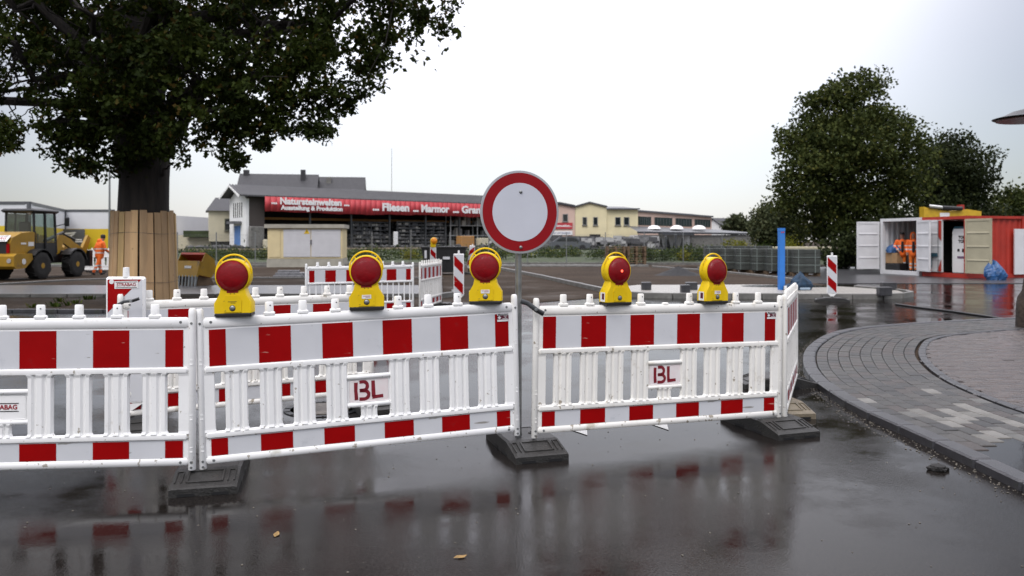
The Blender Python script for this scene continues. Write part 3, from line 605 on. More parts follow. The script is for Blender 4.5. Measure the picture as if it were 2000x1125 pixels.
beacon('striped beacon on black plate at the pale island kerb, near the blue post', gr(1625, 588), math.radians(-16), .19)
bb, _ = beacon('striped beacon with amber lamp in front of the black skip', gr(846, 545), math.radians(8), .30, top=False)
beacon('tilted striped beacon leaning right behind the sign lamp', gr(914, 536) , math.radians(10), .36, tilt=math.radians(9), flip=-1)
M_AMB = mat('amber_lens', (.85, .30, .01), .2, var=.1, coat=.5)
al = thing('amber_lamp', 'amber warning lamp on top of the beacon by the black skip', 'warning lamp', bb.location + Vector((0, 0, 1.30)), math.radians(20))
MB().bev((0, 0, .11), (.21, .10, .22), .02).build('housing', M_YEL, al)
MB().lathe([(.135, -.03), (.130, -.06), (.09, -.085), (.001, -.095)], 20, 0, tr(.03, 0, .27), 'y').build('lens', M_AMB, al, True)
MB().lathe([(.14, .05), (.145, -.02), (.138, -.035), (.12, -.035)], 20, 0, tr(.03, 0, .27), 'y').build('lens_ring', M_YEL, al, True)
# ------------------------------------------------------------------ small things on the road
mh = thing('manhole_cover', 'round concrete manhole cover with dark iron ring in the wet road', 'manhole', (-1.77, 7.44, 0))
MB().lathe([(.36, .0), (.36, .008), (.30, .008), (.30, .0)], 36).build('iron_ring', mat('cast_iron', (.018, .018, .02), .35, .3, var=.3, scale=30), mh)
MB().lathe([(.255, .0), (.255, .010), (.001, .010)], 36).build('concrete_fill', mat('cover_concrete', (.16, .14, .12), .5, var=.25, scale=20, bump=.3), mh)
mb = MB()
for k in range(14): a = k * .4488; mb.box((0, 0, 0), (.05, .02, .004), 0, rotz(a) @ tr(.33, 0, .0095))
mb.build('lug', M_BLK, mh)
M_PAINT = mat('road_paint', (.62, .62, .60), .5, var=.2, scale=20)
for nm, pts in (('left', [(1108, 838), (1147, 851), (1146, 829)]), ('right', [(1262, 826), (1306, 841), (1298, 812)])):
    g = [gr(*p) for p in pts]; c = sum(g, Vector()) / 3; mb = MB(); mb.add([(*(p - c).xy, 0) for p in g], [(0, 1, 2)])
    o = mb.build('road_marking', M_PAINT, None, loc=(c.x, c.y, .005)); tag(o, 'white painted triangle on asphalt below the %s half of the right front panel' % nm, 'road marking', 'painted triangles on the road')
mb = MB()
for q in ((0, 0, .02, .05), (.05, .01, .012, .035), (-.045, .012, .012, .03), (.02, -.03, .01, .025)): rock(mb, q[:3], q[3])
o = mb.build('earth_clod', mat('dark_clod', (.012, .011, .010), .7, var=.3, scale=40, bump=.5), None, loc=gr(1832, 919)); tag(o, 'dark clod of earth lying on the road near the kerb', 'clod')
M_LEAFD = mat('fallen_leaf', (.36, .22, .07), .6, var=.3, scale=40)
for i, (x, y, l) in enumerate(((899, 1089, 'pale fallen leaf on the wet asphalt at the bottom edge'), (540, 1045, 'small brown fallen leaf on the asphalt below the left panels'))):
    s_ = .035; mb = MB(); mb.add([(-s_, 0, .003), (-s_ * .3, -s_ * .5, .006), (s_ * .5, -s_ * .35, .004), (s_, 0, .010), (s_ * .4, s_ * .45, .005), (-s_ * .4, s_ * .4, .008)], [(0, 1, 2, 3, 4, 5)])
    o = mb.build('fallen_leaf', M_LEAFD, None, loc=gr(x, y), ); o.rotation_euler = (0, 0, i * 1.3 + .3); tag(o, l, 'leaf', 'fallen leaves')
hose = thing('black_hose', 'thin black hose lying across the wet road on the right', 'hose', gr(1750, 594, .012))
MB().tube([gr(x, y, .02) - hose.location for x, y in ((1750, 594), (1800, 601), (1860, 608), (1930, 618), (1990, 627), (2040, 633))], .025, 8).build('pipe', M_BLK, hose, True)
# ------------------------------------------------------------------ trees
def leaf_mat(name, c1, c2, tcol):
    m = bpy.data.materials.new(name); m.use_nodes = True; t = m.node_tree; b = t.nodes['Principled BSDF']
    g = t.nodes.new('ShaderNodeNewGeometry'); r = t.nodes.new('ShaderNodeValToRGB'); t.links.new(g.outputs['Random Per Island'], r.inputs[0])
    e = r.color_ramp.elements; e[0].color = (*c1, 1); e[1].color = (*c2, 1); e[0].position = .1; e[1].position = .9
    x = e.new(.97); x.color = (*tcol, 1)
    n = t.nodes.new('ShaderNodeTexNoise'); n.inputs['Scale'].default_value = .9; tcn = t.nodes.new('ShaderNodeTexCoord'); t.links.new(tcn.outputs['Object'], n.inputs[0])
    r2 = t.nodes.new('ShaderNodeValToRGB'); r2.color_ramp.elements[0].position = .35; r2.color_ramp.elements[1].position = .65; r2.color_ramp.elements[0].color = (.55, .6, .5, 1); r2.color_ramp.elements[1].color = (1.15, 1.1, .9, 1); t.links.new(n.outputs[0], r2.inputs[0])
    mm = t.nodes.new('ShaderNodeMix'); mm.data_type = 'RGBA'; mm.blend_type = 'MULTIPLY'; mm.inputs[0].default_value = 1; t.links.new(r.outputs[0], mm.inputs[6]); t.links.new(r2.outputs[0], mm.inputs[7])
    t.links.new(mm.outputs[2], b.inputs['Base Color']); b.inputs['Roughness'].default_value = .7; b.inputs['Specular IOR Level'].default_value = .12
    tl = t.nodes.new('ShaderNodeBsdfTranslucent'); t.links.new(mm.outputs[2], tl.inputs[0]); ms = t.nodes.new('ShaderNodeMixShader'); ms.inputs[0].default_value = .25
    o = t.nodes['Material Output']; t.links.new(b.outputs[0], ms.inputs[1]); t.links.new(tl.outputs[0], ms.inputs[2]); t.links.new(ms.outputs[0], o.inputs[0]); return m
def leaves(name, lobes, m, parent, size, rng, per=7, spread=1.15, lobed=False, br=0):
    """lobes: (cx, cy, cz, rx, ry, rz, n). Leaves sit in small sprays, denser near each lobe's skin."""
    C = []
    for cx, cy, cz, rx, ry, rz, n in lobes:
        k = max(1, n // per); d = rng.normal(size=(k, 3)); d /= np.linalg.norm(d, axis=1)[:, None]
        rad = rng.uniform(.25, 1, k) ** .55; rad *= 1 + .18 * np.sin(d[:, 0] * 7 + cx) * np.sin(d[:, 2] * 6 + cz) + rng.normal(0, .07, k)
        sp = np.array([cx, cy, cz]) + d * rad[:, None] * np.array([rx, ry, rz])
        if br:                                                # rounded sprays: leaves lie on the shell of each spray
            q = rng.normal(size=(k * per, 3)); q /= np.linalg.norm(q, axis=1)[:, None]; q[:, 2] *= .72; rb = np.repeat(br * rng.uniform(.55, 1.25, k), per)
            C.append(np.repeat(sp, per, 0) + q * (rb * rng.uniform(.35, 1, k * per) ** .5)[:, None])
        else: C.append(np.repeat(sp, per, 0) + rng.normal(0, size * spread, (k * per, 3)))
    C = np.concatenate(C); n = len(C); a = rng.normal(size=(n, 3)); a[:, 2] -= .3; a /= np.linalg.norm(a, axis=1)[:, None]
    b = np.cross(a, rng.normal(size=(n, 3))); b /= np.linalg.norm(b, axis=1)[:, None]; L = size * rng.uniform(.7, 1.25, n)[:, None]; nn = np.cross(a, b)
    if lobed: T = [(0, 0), (.28, .22), (.42, .13), (.68, .34), (.8, .15), (1, .0), (.8, -.15), (.68, -.34), (.42, -.13), (.28, -.22)]
    else: T = [(0, 0), (.42, .36), (1, 0), (.42, -.36)]
    k = len(T); V = np.stack([C + a * L * t + b * L * s_ + nn * L * (.12 * abs(s_) * 2) for t, s_ in T], 1).reshape(-1, 3)
    me = bpy.data.meshes.new(name); me.vertices.add(n * k); me.vertices.foreach_set('co', V.astype(np.float32).ravel()); me.loops.add(n * k); me.loops.foreach_set('vertex_index', np.arange(n * k, dtype=np.int32))
    me.polygons.add(n); me.polygons.foreach_set('loop_start', np.arange(0, n * k, k, dtype=np.int32)); me.polygons.foreach_set('loop_total', np.full(n, k, dtype=np.int32)); me.update(calc_edges=True); me.materials.append(m)
    return link(name, me, parent)
def limb(mb, a, b, r0, r1, rng, n=7, wob=.05, sides=7):
    a, b = Vector(a), Vector(b); L = (b - a).length; pts = []
    for i in range(n + 1):
        t = i / n; p = a.lerp(b, t); p += Vector(rng.normal(0, wob * L, 3)) * math.sin(math.pi * t); p.z += .06 * L * math.sin(math.pi * t); pts.append(p)
    mb.tube(pts, [r0 + (r1 - r0) * i / n for i in range(n + 1)], sides); return pts
M_BARK = mat('dark_bark', (.028, .022, .018), .9, col2=(.010, .008, .007), scale=9, bump=1., bscale=22, aniso=(1, 1, .18))
M_OAK = leaf_mat('oak_leaf', (.020, .032, .006), (.042, .060, .011), (.085, .055, .014))
rng = np.random.default_rng(3)
TX, TY = -9.05, 19.5
oak = thing('oak_tree', 'big dark oak tree with wide crown filling the upper left', 'tree', (TX, TY, .04))
def tz(y, Y=TY): return CH - (y - HOR) / F * Y - .04
mb = MB()
tp = [(.02, 0, 0), (.0, 0, .8), (0, 0, 2.0), (0, 0, tz(400)), (.02, 0, tz(350)), (-.02, 0, tz(320)), (-.12, .1, tz(270)), (-.1, .1, 6.2), (.2, 0, 8), (.1, .2, 11)]
mb.tube(tp, [.72, .64, .60, .58, .57, .63, .60, .52, .42, .16], 18)
mb.build('trunk', M_BARK, oak, True)
mb = MB()
ends = [(-6.0, -1.5, 5.6), (-4.2, -2.5, 6.8), (-6.5, 1, 7.2), (-2.6, -2.2, 7.6), (3.0, -1.5, 5.9), (4.6, -1.2, 6.6), (6.6, -.8, 7.6), (3.6, 1.8, 7.2), (1.8, -2.6, 7.3), (-1.8, 2.4, 7.0), (2.4, -2.0, 4.4), (-2.6, -1.5, 4.9), (0, -2.8, 6.4), (5.5, 1.5, 9.5), (-4, 2, 10), (2, -3, 10)]
tips = []
for i, e in enumerate(ends):
    s0 = Vector((0, 0, random.uniform(3.7, 6.0))); pts = limb(mb, s0, e, random.uniform(.14, .22), .035, rng, 8, .05, 7)
    for q in pts[3:]:
        for _ in range(2):
            t = q + Vector(rng.normal(0, .85, 3)); limb(mb, q, t, .032, .008, rng, 4, .08, 5)
for a, b in (((.56, -.2, tz(345)), (1.0, -.5, tz(322))), ((-.56, -.1, tz(338)), (-1.35, -.6, tz(312))), ((-.5, -.2, tz(345)), (-.95, -.4, tz(330)))): limb(mb, a, b, .035, .008, rng, 5, .08, 6)
# bare hanging twigs on the left
for x0, y0, x1, y1 in ((80, 160, 75, 262), (80, 200, 30, 238), (60, 215, 62, 248), (35, 190, 20, 250), (70, 240, 40, 262)):
    limb(mb, at(x0, y0, 18.2) - oak.location, at(x1, y1, 18.0) - oak.location, .02, .006, rng, 6, .08, 5)
mb.build('limbs', M_BARK, oak, True)
def lob(x, y, r, Y, n, k=1.0): p = at(x, y, Y) - oak.location; rr = r / F * Y; return (p.x, p.y, p.z, rr * k, rr * 1.15, rr, n)
LOBES = []
for x, y, r, Y, n in ((20, 120, 90, 17.5, 1400), (-30, 225, 70, 17.5, 700), (35, 268, 34, 17.2, 300), (70, 60, 95, 19, 1200), (150, 215, 58, 18, 1000), (125, 262, 40, 17.8, 500), (160, 300, 42, 18, 550), (195, 322, 26, 18.3, 220),
                      (215, 140, 95, 18, 1900), (235, 265, 62, 18.2, 1100), (255, 305, 40, 18.8, 360), (150, 40, 85, 19, 1200), (300, 60, 110, 17.8, 2000), (320, 190, 95, 17.6, 1900), (345, 275, 42, 18, 460), (310, 300, 34, 18.4, 260),
                      (400, 120, 100, 17.5, 1900), (430, 225, 58, 17.4, 900), (425, 270, 34, 17.6, 330), (452, 302, 24, 17.7, 230), (470, 250, 40, 17.8, 380), (505, 170, 78, 17.6, 1350), (532, 262, 32, 17.8, 330), (525, 288, 15, 17.8, 90), (565, 222, 48, 17.8, 560),
                      (598, 150, 70, 18, 1150), (622, 238, 32, 18, 330), (618, 262, 15, 18, 80), (655, 185, 38, 18.4, 400), (650, 90, 80, 18.2, 1250), (705, 170, 30, 18.6, 290), (690, 205, 14, 18.6, 60), (722, 105, 45, 18.8, 560), (755, 125, 20, 19, 120),
                      (540, 50, 110, 18.2, 1700), (430, 20, 110, 19, 1600), (700, 25, 80, 19, 950), (790, 18, 55, 19.4, 480), (845, 12, 40, 19.6, 300), (872, 45, 20, 19.8, 130), (810, 62, 18, 19.6, 80), (770, 60, 40, 19.2, 300),
                      (90, 330 - 45, 16, 17.8, 60), (250, 190, 110, 20.8, 1300), (400, 120, 110, 21, 1000), (290, 80, 130, 21.5, 1400)):
    LOBES.append(lob(x, y, r, Y, int(n * 1.2)))
leaves('crown', LOBES, M_OAK, oak, .135, rng, 64, 1, True, .30)
up = [(rng.uniform(-5.5, 6.2), rng.uniform(-5, 5), rng.uniform(8.2, 13.5), 2.4, 2.4, 1.8, 700) for _ in range(34)] + [(rng.uniform(-6, 3), rng.uniform(2, 6), rng.uniform(6.5, 8.8), 1.8, 1.6, 1.2, 500) for _ in range(8)] + [(-8 + i * .4, rng.uniform(-3, 2), rng.uniform(5.5, 9), 1.8, 1.8, 1.6, 700) for i in range(5)]
leaves('upper_crown', up, M_OAK, oak, .22, rng)
# planks round the trunk
tg = thing('trunk_guard', 'ring of rough upright planks wired round the oak trunk', 'tree guard', (TX, TY, .04))
M_PLANK = [mat('raw_plank_%d' % i, c, .62, col2=tuple(v * .62 for v in c), scale=5, bump=.5, bscale=30, aniso=(1, 1, .12), dirt=((.22, .12, .05), 7, .63)) for i, c in enumerate([(.68, .44, .22), (.58, .37, .19), (.72, .49, .26), (.52, .34, .18), (.68, .46, .20)])]
na = 27
for i in range(na):
    a = 2 * math.pi * i / na + random.uniform(-.03, .03); w_ = random.choice([.14, .15, .16, .165]) ; hh = tz(414) + random.uniform(-.05, .04); R0, R1 = .76 + random.uniform(-.015, .02), .675 + random.uniform(-.01, .02)
    T = rotz(a) ; mb = MB()
    mb.loft([[(R0 + d, s_ * R0 * .1135, 0) for d, s_ in ((0, -1), (.035, -1), (.035, 1), (0, 1))], [((R0 + R1) / 2 + d, s_ * (R0 + R1) / 2 * .1135, hh / 2) for d, s_ in ((0, -1), (.035, -1), (.035, 1), (0, 1))], [(R1 + d, s_ * R1 * .1135, hh) for d, s_ in ((0, -1), (.035, -1), (.035, 1), (0, 1))]], True, 0, T)
    mb.build('plank', M_PLANK[random.randrange(5)], tg)
for z, r_ in ((1.72, .745), (.55, .795)): MB().tube([(r_ * math.cos(a), r_ * math.sin(a), z + .02 * math.sin(3 * a)) for a in np.linspace(0, 6.283, 40)], .004, 5).build('binding_wire', M_DSTEEL, tg)
def weeds(label, pts, m, h=.25, name='weed_tuft'):
    mb = MB()
    for p in pts:
        for _ in range(14):
            a = random.uniform(0, 6.28); l = h * random.uniform(.5, 1.2); d = Vector((math.cos(a), math.sin(a), 0)); s_ = d.cross(Vector((0, 0, 1))) * .018; b = Vector(p) + d * random.uniform(0, .12)
            mb.add([b - s_, b + s_, b + d * l * .35 + Vector((0, 0, l * .7)) + s_, b + d * l * .6 + Vector((0, 0, l)), b + d * l * .35 + Vector((0, 0, l * .7)) - s_], [(0, 1, 2, 3, 4)])
    return tag(stuff(mb.build(name, m)), label, 'weeds')
M_WEED = leaf_mat('weed_leaf', (.035, .06, .012), (.10, .13, .02), (.2, .16, .03))
weeds('low weeds growing in the earth strip beside the arrow beacon', [(random.uniform(-11.4, -10.2), random.uniform(18, 20.8), .05) for _ in range(9)] + [(random.uniform(-20, -3), random.uniform(17.9, 21.2), .05) for _ in range(9)], M_WEED, .11)
M_MAPLE = leaf_mat('maple_leaf', (.032, .044, .013), (.074, .092, .028), (.11, .11, .03))
M_DARKL = leaf_mat('dark_leaf', (.014, .021, .009), (.034, .045, .017), (.05, .06, .025))
M_GREYL = leaf_mat('greygreen_leaf', (.040, .050, .028), (.085, .098, .055), (.10, .10, .05))
def tree(name, label, x, base_y, Y, lobes, m, size, trunk=.25, group='trees behind the containers', z0=0, dens=1.0):
    X = (x - 1000) / F * Y; r = thing(name, label, 'tree', (X, Y, z0), 0, group); R = np.random.default_rng(int(x)); L = []; mb = MB(); top = max(CH - (l[1] - HOR) / F * Y for l in lobes)
    mb.tube([(0, 0, 0), (.05, 0, top * .35), (-.05, 0, top * .62), (0, 0, top * .9)], [trunk, trunk * .75, trunk * .5, trunk * .15], 9)
    for lx_, ly, lr in lobes:
        p = at(lx_, ly, Y) - r.location; rr = lr / F * Y
        for _ in range(2):
            dy = R.uniform(-1.2, 1.2) * rr if lr > 20 else R.uniform(-.4, .4); L.append((p.x, p.y + dy, p.z, rr, rr, rr, int(dens * 640 * (rr / 1.0) ** 1.8)))
        limb(mb, (0, 0, min(p.z * .75, top * .6)), (p.x * .85, p.y, p.z), trunk * .35, .03, R, 5, .06, 5)
    mb.build('trunk', M_BARK, r, True); leaves('crown', L, m, r, size, R, 46, 1, False, .018 * Y if Y < 70 else .012 * Y); return r
tree('maple_tree', 'tall broad green tree rising behind the white container', 1650, 500, 47, [(1660, 190, 42), (1610, 215, 45), (1570, 265, 42), (1560, 330, 45), (1560, 380, 34), (1600, 300, 60), (1660, 270, 65), (1720, 235, 40), (1740, 290, 50), (1690, 350, 70), (1620, 385, 60), (1760, 350, 42), (1780, 300, 22), (1605, 435, 36), (1660, 440, 50), (1740, 420, 55), (1535, 350, 20), (1545, 290, 16), (1585, 195, 16), (1700, 165, 22), (1655, 160, 14), (1775, 250, 14), (1530, 400, 14)], M_MAPLE, .21, .32)
tree('round_tree', 'darker round tree right of the tall broad tree', 1855, 480, 54, [(1850, 300, 40), (1885, 330, 42), (1820, 330, 40), (1860, 380, 55), (1905, 370, 28), (1810, 390, 45), (1900, 420, 35), (1845, 430, 45), (1915, 350, 12), (1870, 275, 14)], M_DARKL, .22, .28)
tree('edge_tree', 'loose light green tree cut by the right picture edge', 1985, 480, 62, [(1965, 400, 24), (1990, 395, 28), (1960, 440, 28), (1995, 440, 34), (2020, 410, 30), (1975, 380, 12)], M_MAPLE, .24, .2)
tree('pale_tree', 'pale grey green tree left of the tall broad tree', 1510, 500, 75, [(1505, 425, 28), (1535, 420, 26), (1490, 450, 26), (1520, 460, 30), (1550, 455, 26), (1540, 400, 14), (1480, 440, 12)], M_GREYL, .30, .25)
tree('hedge_tree', 'dark undergrowth tree directly behind the white container door', 1700, 520, 44, [(1650, 485, 30), (1700, 470, 42), (1750, 460, 42), (1640, 505, 22), (1690, 505, 28), (1800, 445, 34), (1850, 440, 30), (1900, 450, 30), (1950, 450, 28)], M_DARKL, .22, .14)
tree('far_tree', 'small far tree above the low shed roof end', 1440, 480, 150, [(1432, 440, 9), (1440, 432, 8), (1446, 444, 8)], M_GREYL, .6, .2)
# ------------------------------------------------------------------ buildings
M_PLW = mat('white_render', (.80, .80, .79), .8, var=.05, scale=1.2, dirt=((.55, .54, .5), .8, .66)); M_CREAM = mat('cream_render', (.62, .57, .42), .85, var=.08, scale=.8)
M_YELR = mat('yellow_render', (.74, .66, .42), .85, var=.07, scale=.7); M_PINKR = mat('pink_render', (.64, .47, .39), .85, var=.07, scale=.7)
M_BRICK = brick_mat('dark_red_brick', (.20, .045, .03), (.15, .035, .024), (.06, .05, .045), 1, .24, .08, .85)
M_SLATE = brick_mat('grey_roof_tiles', (.036, .036, .040), (.026, .026, .030), (.013, .013, .015), 1, .3, .35, .55)
M_CORR = mat('fibre_cement_roof', (.10, .10, .105), .6, var=.15, scale=2); M_DKROOF = mat('dark_felt_roof', (.055, .058, .065), .4, var=.2, scale=1)
M_GLASS = mat('dark_window_glass', (.02, .026, .03), .08, var=.2, spec=.6); M_GREENG = mat('green_glass_band', (.020, .040, .038), .25, var=.2, scale=1.5)
M_FRAME = mat('window_frame', (.30, .30, .29), .5); M_DARKI = mat('dark_interior', (.018, .017, .016), .9, var=.3, scale=2); M_BLUE = mat('blue_paint', (.10, .24, .55), .5, var=.15, scale=4)  # dark_interior: near-black colour stands in for shade indoors
M_BANNER = mat('red_banner', (.50, .045, .055), .55, var=.08, scale=1.2, bump=.12, bscale=1.6); M_WOOD = mat('weathered_wood', (.20, .13, .075), .75, var=.25, scale=8, aniso=(1, 1, .2)); M_ORW = mat('orange_crate_wood', (.48, .24, .07), .7, var=.15)
def wall_frame(a, b, z=0): M, L = frame_from((a[0], a[1], z), (b[0], b[1], z)); return M, L
def window(parent, x, z, w_, h_, y=0, fr=M_FRAME, gl=M_GLASS, div=1, name='window'):
    g = MB().box((x, y - .02, z), (w_, .06, h_)).build(name, gl, parent); mb = MB(); t = .07
    for q in ((0, h_ / 2, w_ + t, t), (0, -h_ / 2, w_ + t, t), (-w_ / 2, 0, t, h_), (w_ / 2, 0, t, h_)): mb.box((x + q[0], y - .05, z + q[1]), (q[2], .08, q[3]))
    for k in range(1, div): mb.box((x - w_ / 2 + w_ * k / div, y - .045, z), (.05, .07, h_))
    mb.build('frame', fr, g); MB().box((x, y - .09, z - h_ / 2 - .08), (w_ + .2, .14, .06)).build('sill', M_CONC, g); return g
# --- stone merchant's hall with its long red banner
HA, HB = Vector((-26.6, 79.5)), Vector((-26.6 + .78 * 42, 79.5 + .625 * 42)); M, L = wall_frame(HA, HB)
hall = thing('stone_hall', 'long open hall with grey roof and red banner along its eaves', 'hall', M=M)
pz, ez, rz_, Dp = .80, 6.1, 7.15, 4.8
# platform (x along the front, y into the depth)
MB().box((L / 2 - 3, -1.2, pz / 2), (L + 16, 2.4, pz)).box((L / 2, Dp / 2, pz / 2), (L, Dp, pz)).build('platform', M_CONC, hall)
mb = MB()
for k in range(46): mb.box((-10 + k * 1.2, -2.42, pz - .06), (1.16, .08, .16))
stuff(mb.build('platform_edge', mat('worn_edge_board', (.46, .38, .26), .7, var=.3, scale=1.5), hall))
gb = MB().prism([(0, pz), (Dp, pz), (Dp, ez - .3), (Dp / 2, rz_ - .15), (0, ez - .3)], -.02, .25, 'x').build('gable_wall', M_PLW, hall)
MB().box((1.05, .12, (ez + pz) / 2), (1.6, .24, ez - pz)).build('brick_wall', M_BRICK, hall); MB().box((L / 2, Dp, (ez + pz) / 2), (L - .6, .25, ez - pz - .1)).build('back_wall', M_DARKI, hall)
MB().box((L, Dp / 2, (ez + pz) / 2), (.3, Dp - .4, ez - pz - .1)).build('end_wall', M_BRICK, hall)
mb = MB(); 
for s0, s1, z0, z1 in ((-.7, Dp / 2, ez - .1, rz_), (Dp + .6, Dp / 2, ez - .1, rz_)): mb.prism([(s0, z0), (s1, z1), (s1, z1 + .12), (s0, z0 + .12)], -.9, L + .5, 'x')
mb.build('roof', M_CORR, hall)
mb = MB()
for k in range(int(L / .3)): mb.tube([(-.85 + k * .3, -.74, ez + .03), (-.85 + k * .3, Dp / 2, rz_ + .16)], .07, 5)
stuff(mb.build('corrugation', M_CORR, hall))
MB().prism([(-.5, ez - .25), (Dp / 2, rz_ - .08), (Dp / 2, rz_ + .1), (-.6, ez - .02)], -.95, -.88, 'x').prism([(Dp + .5, ez - .25), (Dp / 2, rz_ - .08), (Dp / 2, rz_ + .1), (Dp + .6, ez - .02)], -.95, -.88, 'x').build('bargeboard', M_PLW, hall)
dr = MB().box((-.06, 2.4, pz + 1.15), (.1, 1.5, 2.3)).build('door', M_BLUE, hall); MB().box((-.12, 2.4, pz + 1.15), (.04, .06, 2.2)).box((-.12, 1.8, pz + 1.15), (.04, .06, 2.2)).box((-.12, 3.0, pz + 1.15), (.04, .06, 2.2)).build('door_rib', M_BLUE, dr)
MB().prism([(1.2, pz + 2.5), (3.6, pz + 2.5), (3.5, pz + 2.75), (1.3, pz + 2.75)], -.8, -.02, 'x').build('canopy', M_CORR, hall)
for k in range(5): MB().box((-.04, 1.2 + k * .58, pz + 3.9), (.06, .14, 1.5)).build('slit_window', M_GLASS, hall)
bx0 = 1.6; bl = L - 4
bn_ = MB(); nseg = 60
for k in range(nseg):
    xa, xb = bx0 + bl * k / nseg, bx0 + bl * (k + 1) / nseg; za, zb_ = [.035 * math.sin(q * .9) + .05 * math.sin(q * .23 + 1) + .02 * math.sin(q * 2.3) for q in (k, k + 1)]
    bn_.add([(xa, -.78 + za * .2, ez - 1.62 + za), (xb, -.78 + zb_ * .2, ez - 1.62 + zb_), (xb, -.78 + zb_ * .3, ez - .06), (xa, -.78 + za * .3, ez - .06)], [(0, 1, 2, 3)])
bno = bn_.build('banner', M_BANNER, hall, True); md = bno.modifiers.new('thickness', 'SOLIDIFY'); md.thickness = .02
def btext(s_, x, x1, z, size):
    o = text(s_, size, M_TXTW, bno, tr(0, -.88, z) @ FRONT, size * .045, .01, align='LEFT'); xs = [v.co.x for v in o.data.vertices]; o.data.transform(tr(x, 0, 0) @ Matrix.Diagonal(((x1 - x) / (max(xs) - min(xs)), 1, 1, 1)) @ tr(-min(xs), 0, 0))
btext('... Natursteinwelten ...', 2.2, 10.9, ez - .50, .92); btext('Ausstellung & Produktion', 3.2, 10.1, ez - 1.16, .62)
btext('... Fliesen', 13.7, 18.4, ez - .82, 1.15); btext('... Marmor', 18.9, 23.9, ez - .84, 1.15); btext('... Granit', 24.4, 29.3, ez - .84, 1.15)
for k in range(1, 9): MB().box((2 + k * 4.8, .1, (ez + pz) / 2), (.18, .18, ez - pz)).build('column', M_DSTEEL, hall)
MB().box((L / 2 + 1, 3.6, pz + 3.15), (L - 4, .2, .25)).build('crane_beam', M_ORW, hall)
# racks and goods standing in the hall
def rack(label, x, w_, hs, ht, nshelf, cols, dens, mfr):
    r = thing('stone_rack', label, 'rack', M=M @ tr(x, .5, pz), group='stone racks'); mb = MB()
    for k in range(cols + 1): mb.box((w_ * k / cols, 0, ht / 2), (.09, .09, ht)); mb.box((w_ * k / cols, 1.0, ht / 2), (.09, .09, ht))
    stuff(mb.build('uprights', mfr, r))
    for j in range(nshelf): MB().box((w_ / 2, .5, .15 + (ht - .2) * j / max(1, nshelf - 1)), (w_, 1.05, .08)).build('shelf', mfr, r)
    mb = MB()
    for j in range(nshelf - 1 if nshelf > 1 else 1):
        z = .19 + (ht - .2) * j / max(1, nshelf - 1); sp = (ht - .2) / max(1, nshelf - 1) - .12; xx = .15
        while xx < w_ - .3:
            ww = random.uniform(.15, .6); hh = sp * random.uniform(.35, .95)
            if random.random() < dens: mb.box((xx + ww / 2, .3 + random.uniform(-.1, .2), z + hh / 2), (ww * .9, .5, hh), random.randrange(4))
            xx += ww
    stuff(mb.build('stone_slabs', [mat('slab_grey', (.20, .20, .20), .6, var=.3), mat('slab_dark', (.06, .06, .065), .5), mat('slab_pale', (.34, .33, .30), .7), mat('slab_mid', (.12, .115, .11), .6)], r))
rack('dark rack packed with small stone samples behind the cabinet', 12.0, 4.6, .4, 2.9, 7, 4, .8, M_DSTEEL)
rack('wide dark rack full of stone samples under the Fliesen lettering', 17.6, 6.6, .4, 3.0, 8, 4, .9, M_DSTEEL)
rack('pale two bay shelf with slabs under the Marmor lettering', 25.0, 8.0, 1.4, 3.9, 4, 2, .75, mat('pale_frame', (.40, .41, .41), .5))
rack('brown shelf partly hidden behind the round sign', 33.6, 5.5, 1.2, 2.6, 3, 2, .6, M_WOOD)
for lb, q, d, m_ in (('orange wooden crate standing under the pale shelf', (26.4, -.6, pz), (2.2, 1.0, 1.35), M_ORW), ('cream stone block beside the orange crate', (29.0, -.6, pz), (1.5, .9, 1.1), M_CREAM), ('white upright slab left of the wide sample rack', (16.9, -.4, pz), (.5, .3, 1.8), M_PLW),
                     ('pale stone block left of the cabinet on the platform', (.7, -.8, pz), (1.5, .5, 2.2), M_CONC), ('rough boulder on the platform by the brick wall', (1.6, -1.6, pz), (.9, .7, .9), M_CREAM), ('grey stone block at the right platform end', (36.5, -1.4, pz), (2.4, .9, 1.2), M_CONC)):
    o = MB().bev((0, 0, d[2] / 2), d, .06).build('stone_block' if m_ is not M_ORW else 'wooden_crate', m_, None); o.matrix_world = M @ tr(*q) @ rotz(random.uniform(-.2, .2)); tag(o, lb, 'crate' if m_ is M_ORW else 'stone')
for lb, q, a, l_ in (('pale beam leaning against the pale shelf', (31.6, -.9, pz + .5), -.42, 4.2), ('pale beam leaning near the round sign', (36, -1.2, pz + .7), -.40, 3.4)):
    o = MB().bev((0, 0, 0), (l_, .22, .24), .02).build('stone_beam', mat('pale_beam', (.5, .5, .47), .6), None); o.matrix_world = M @ tr(q[0], q[1], q[2] + l_ / 2 * math.sin(-a) * .95) @ Matrix.Rotation(a, 4, 'Y'); tag(o, lb, 'beam')
mb = MB()
for k in range(150):
    x = random.uniform(-10, -.5) if k < 60 else random.uniform(1, 38); rock(mb, (x, random.uniform(-2.1, -1.0), pz + .12), random.uniform(.12, .42))
o = stuff(mb.build('stone_rubble', mat('dark_rubble', (.10, .10, .10), .8, var=.4, scale=3))); o.matrix_world = M; tag(o, 'dark heaps of broken stone along the hall platform', 'rubble')
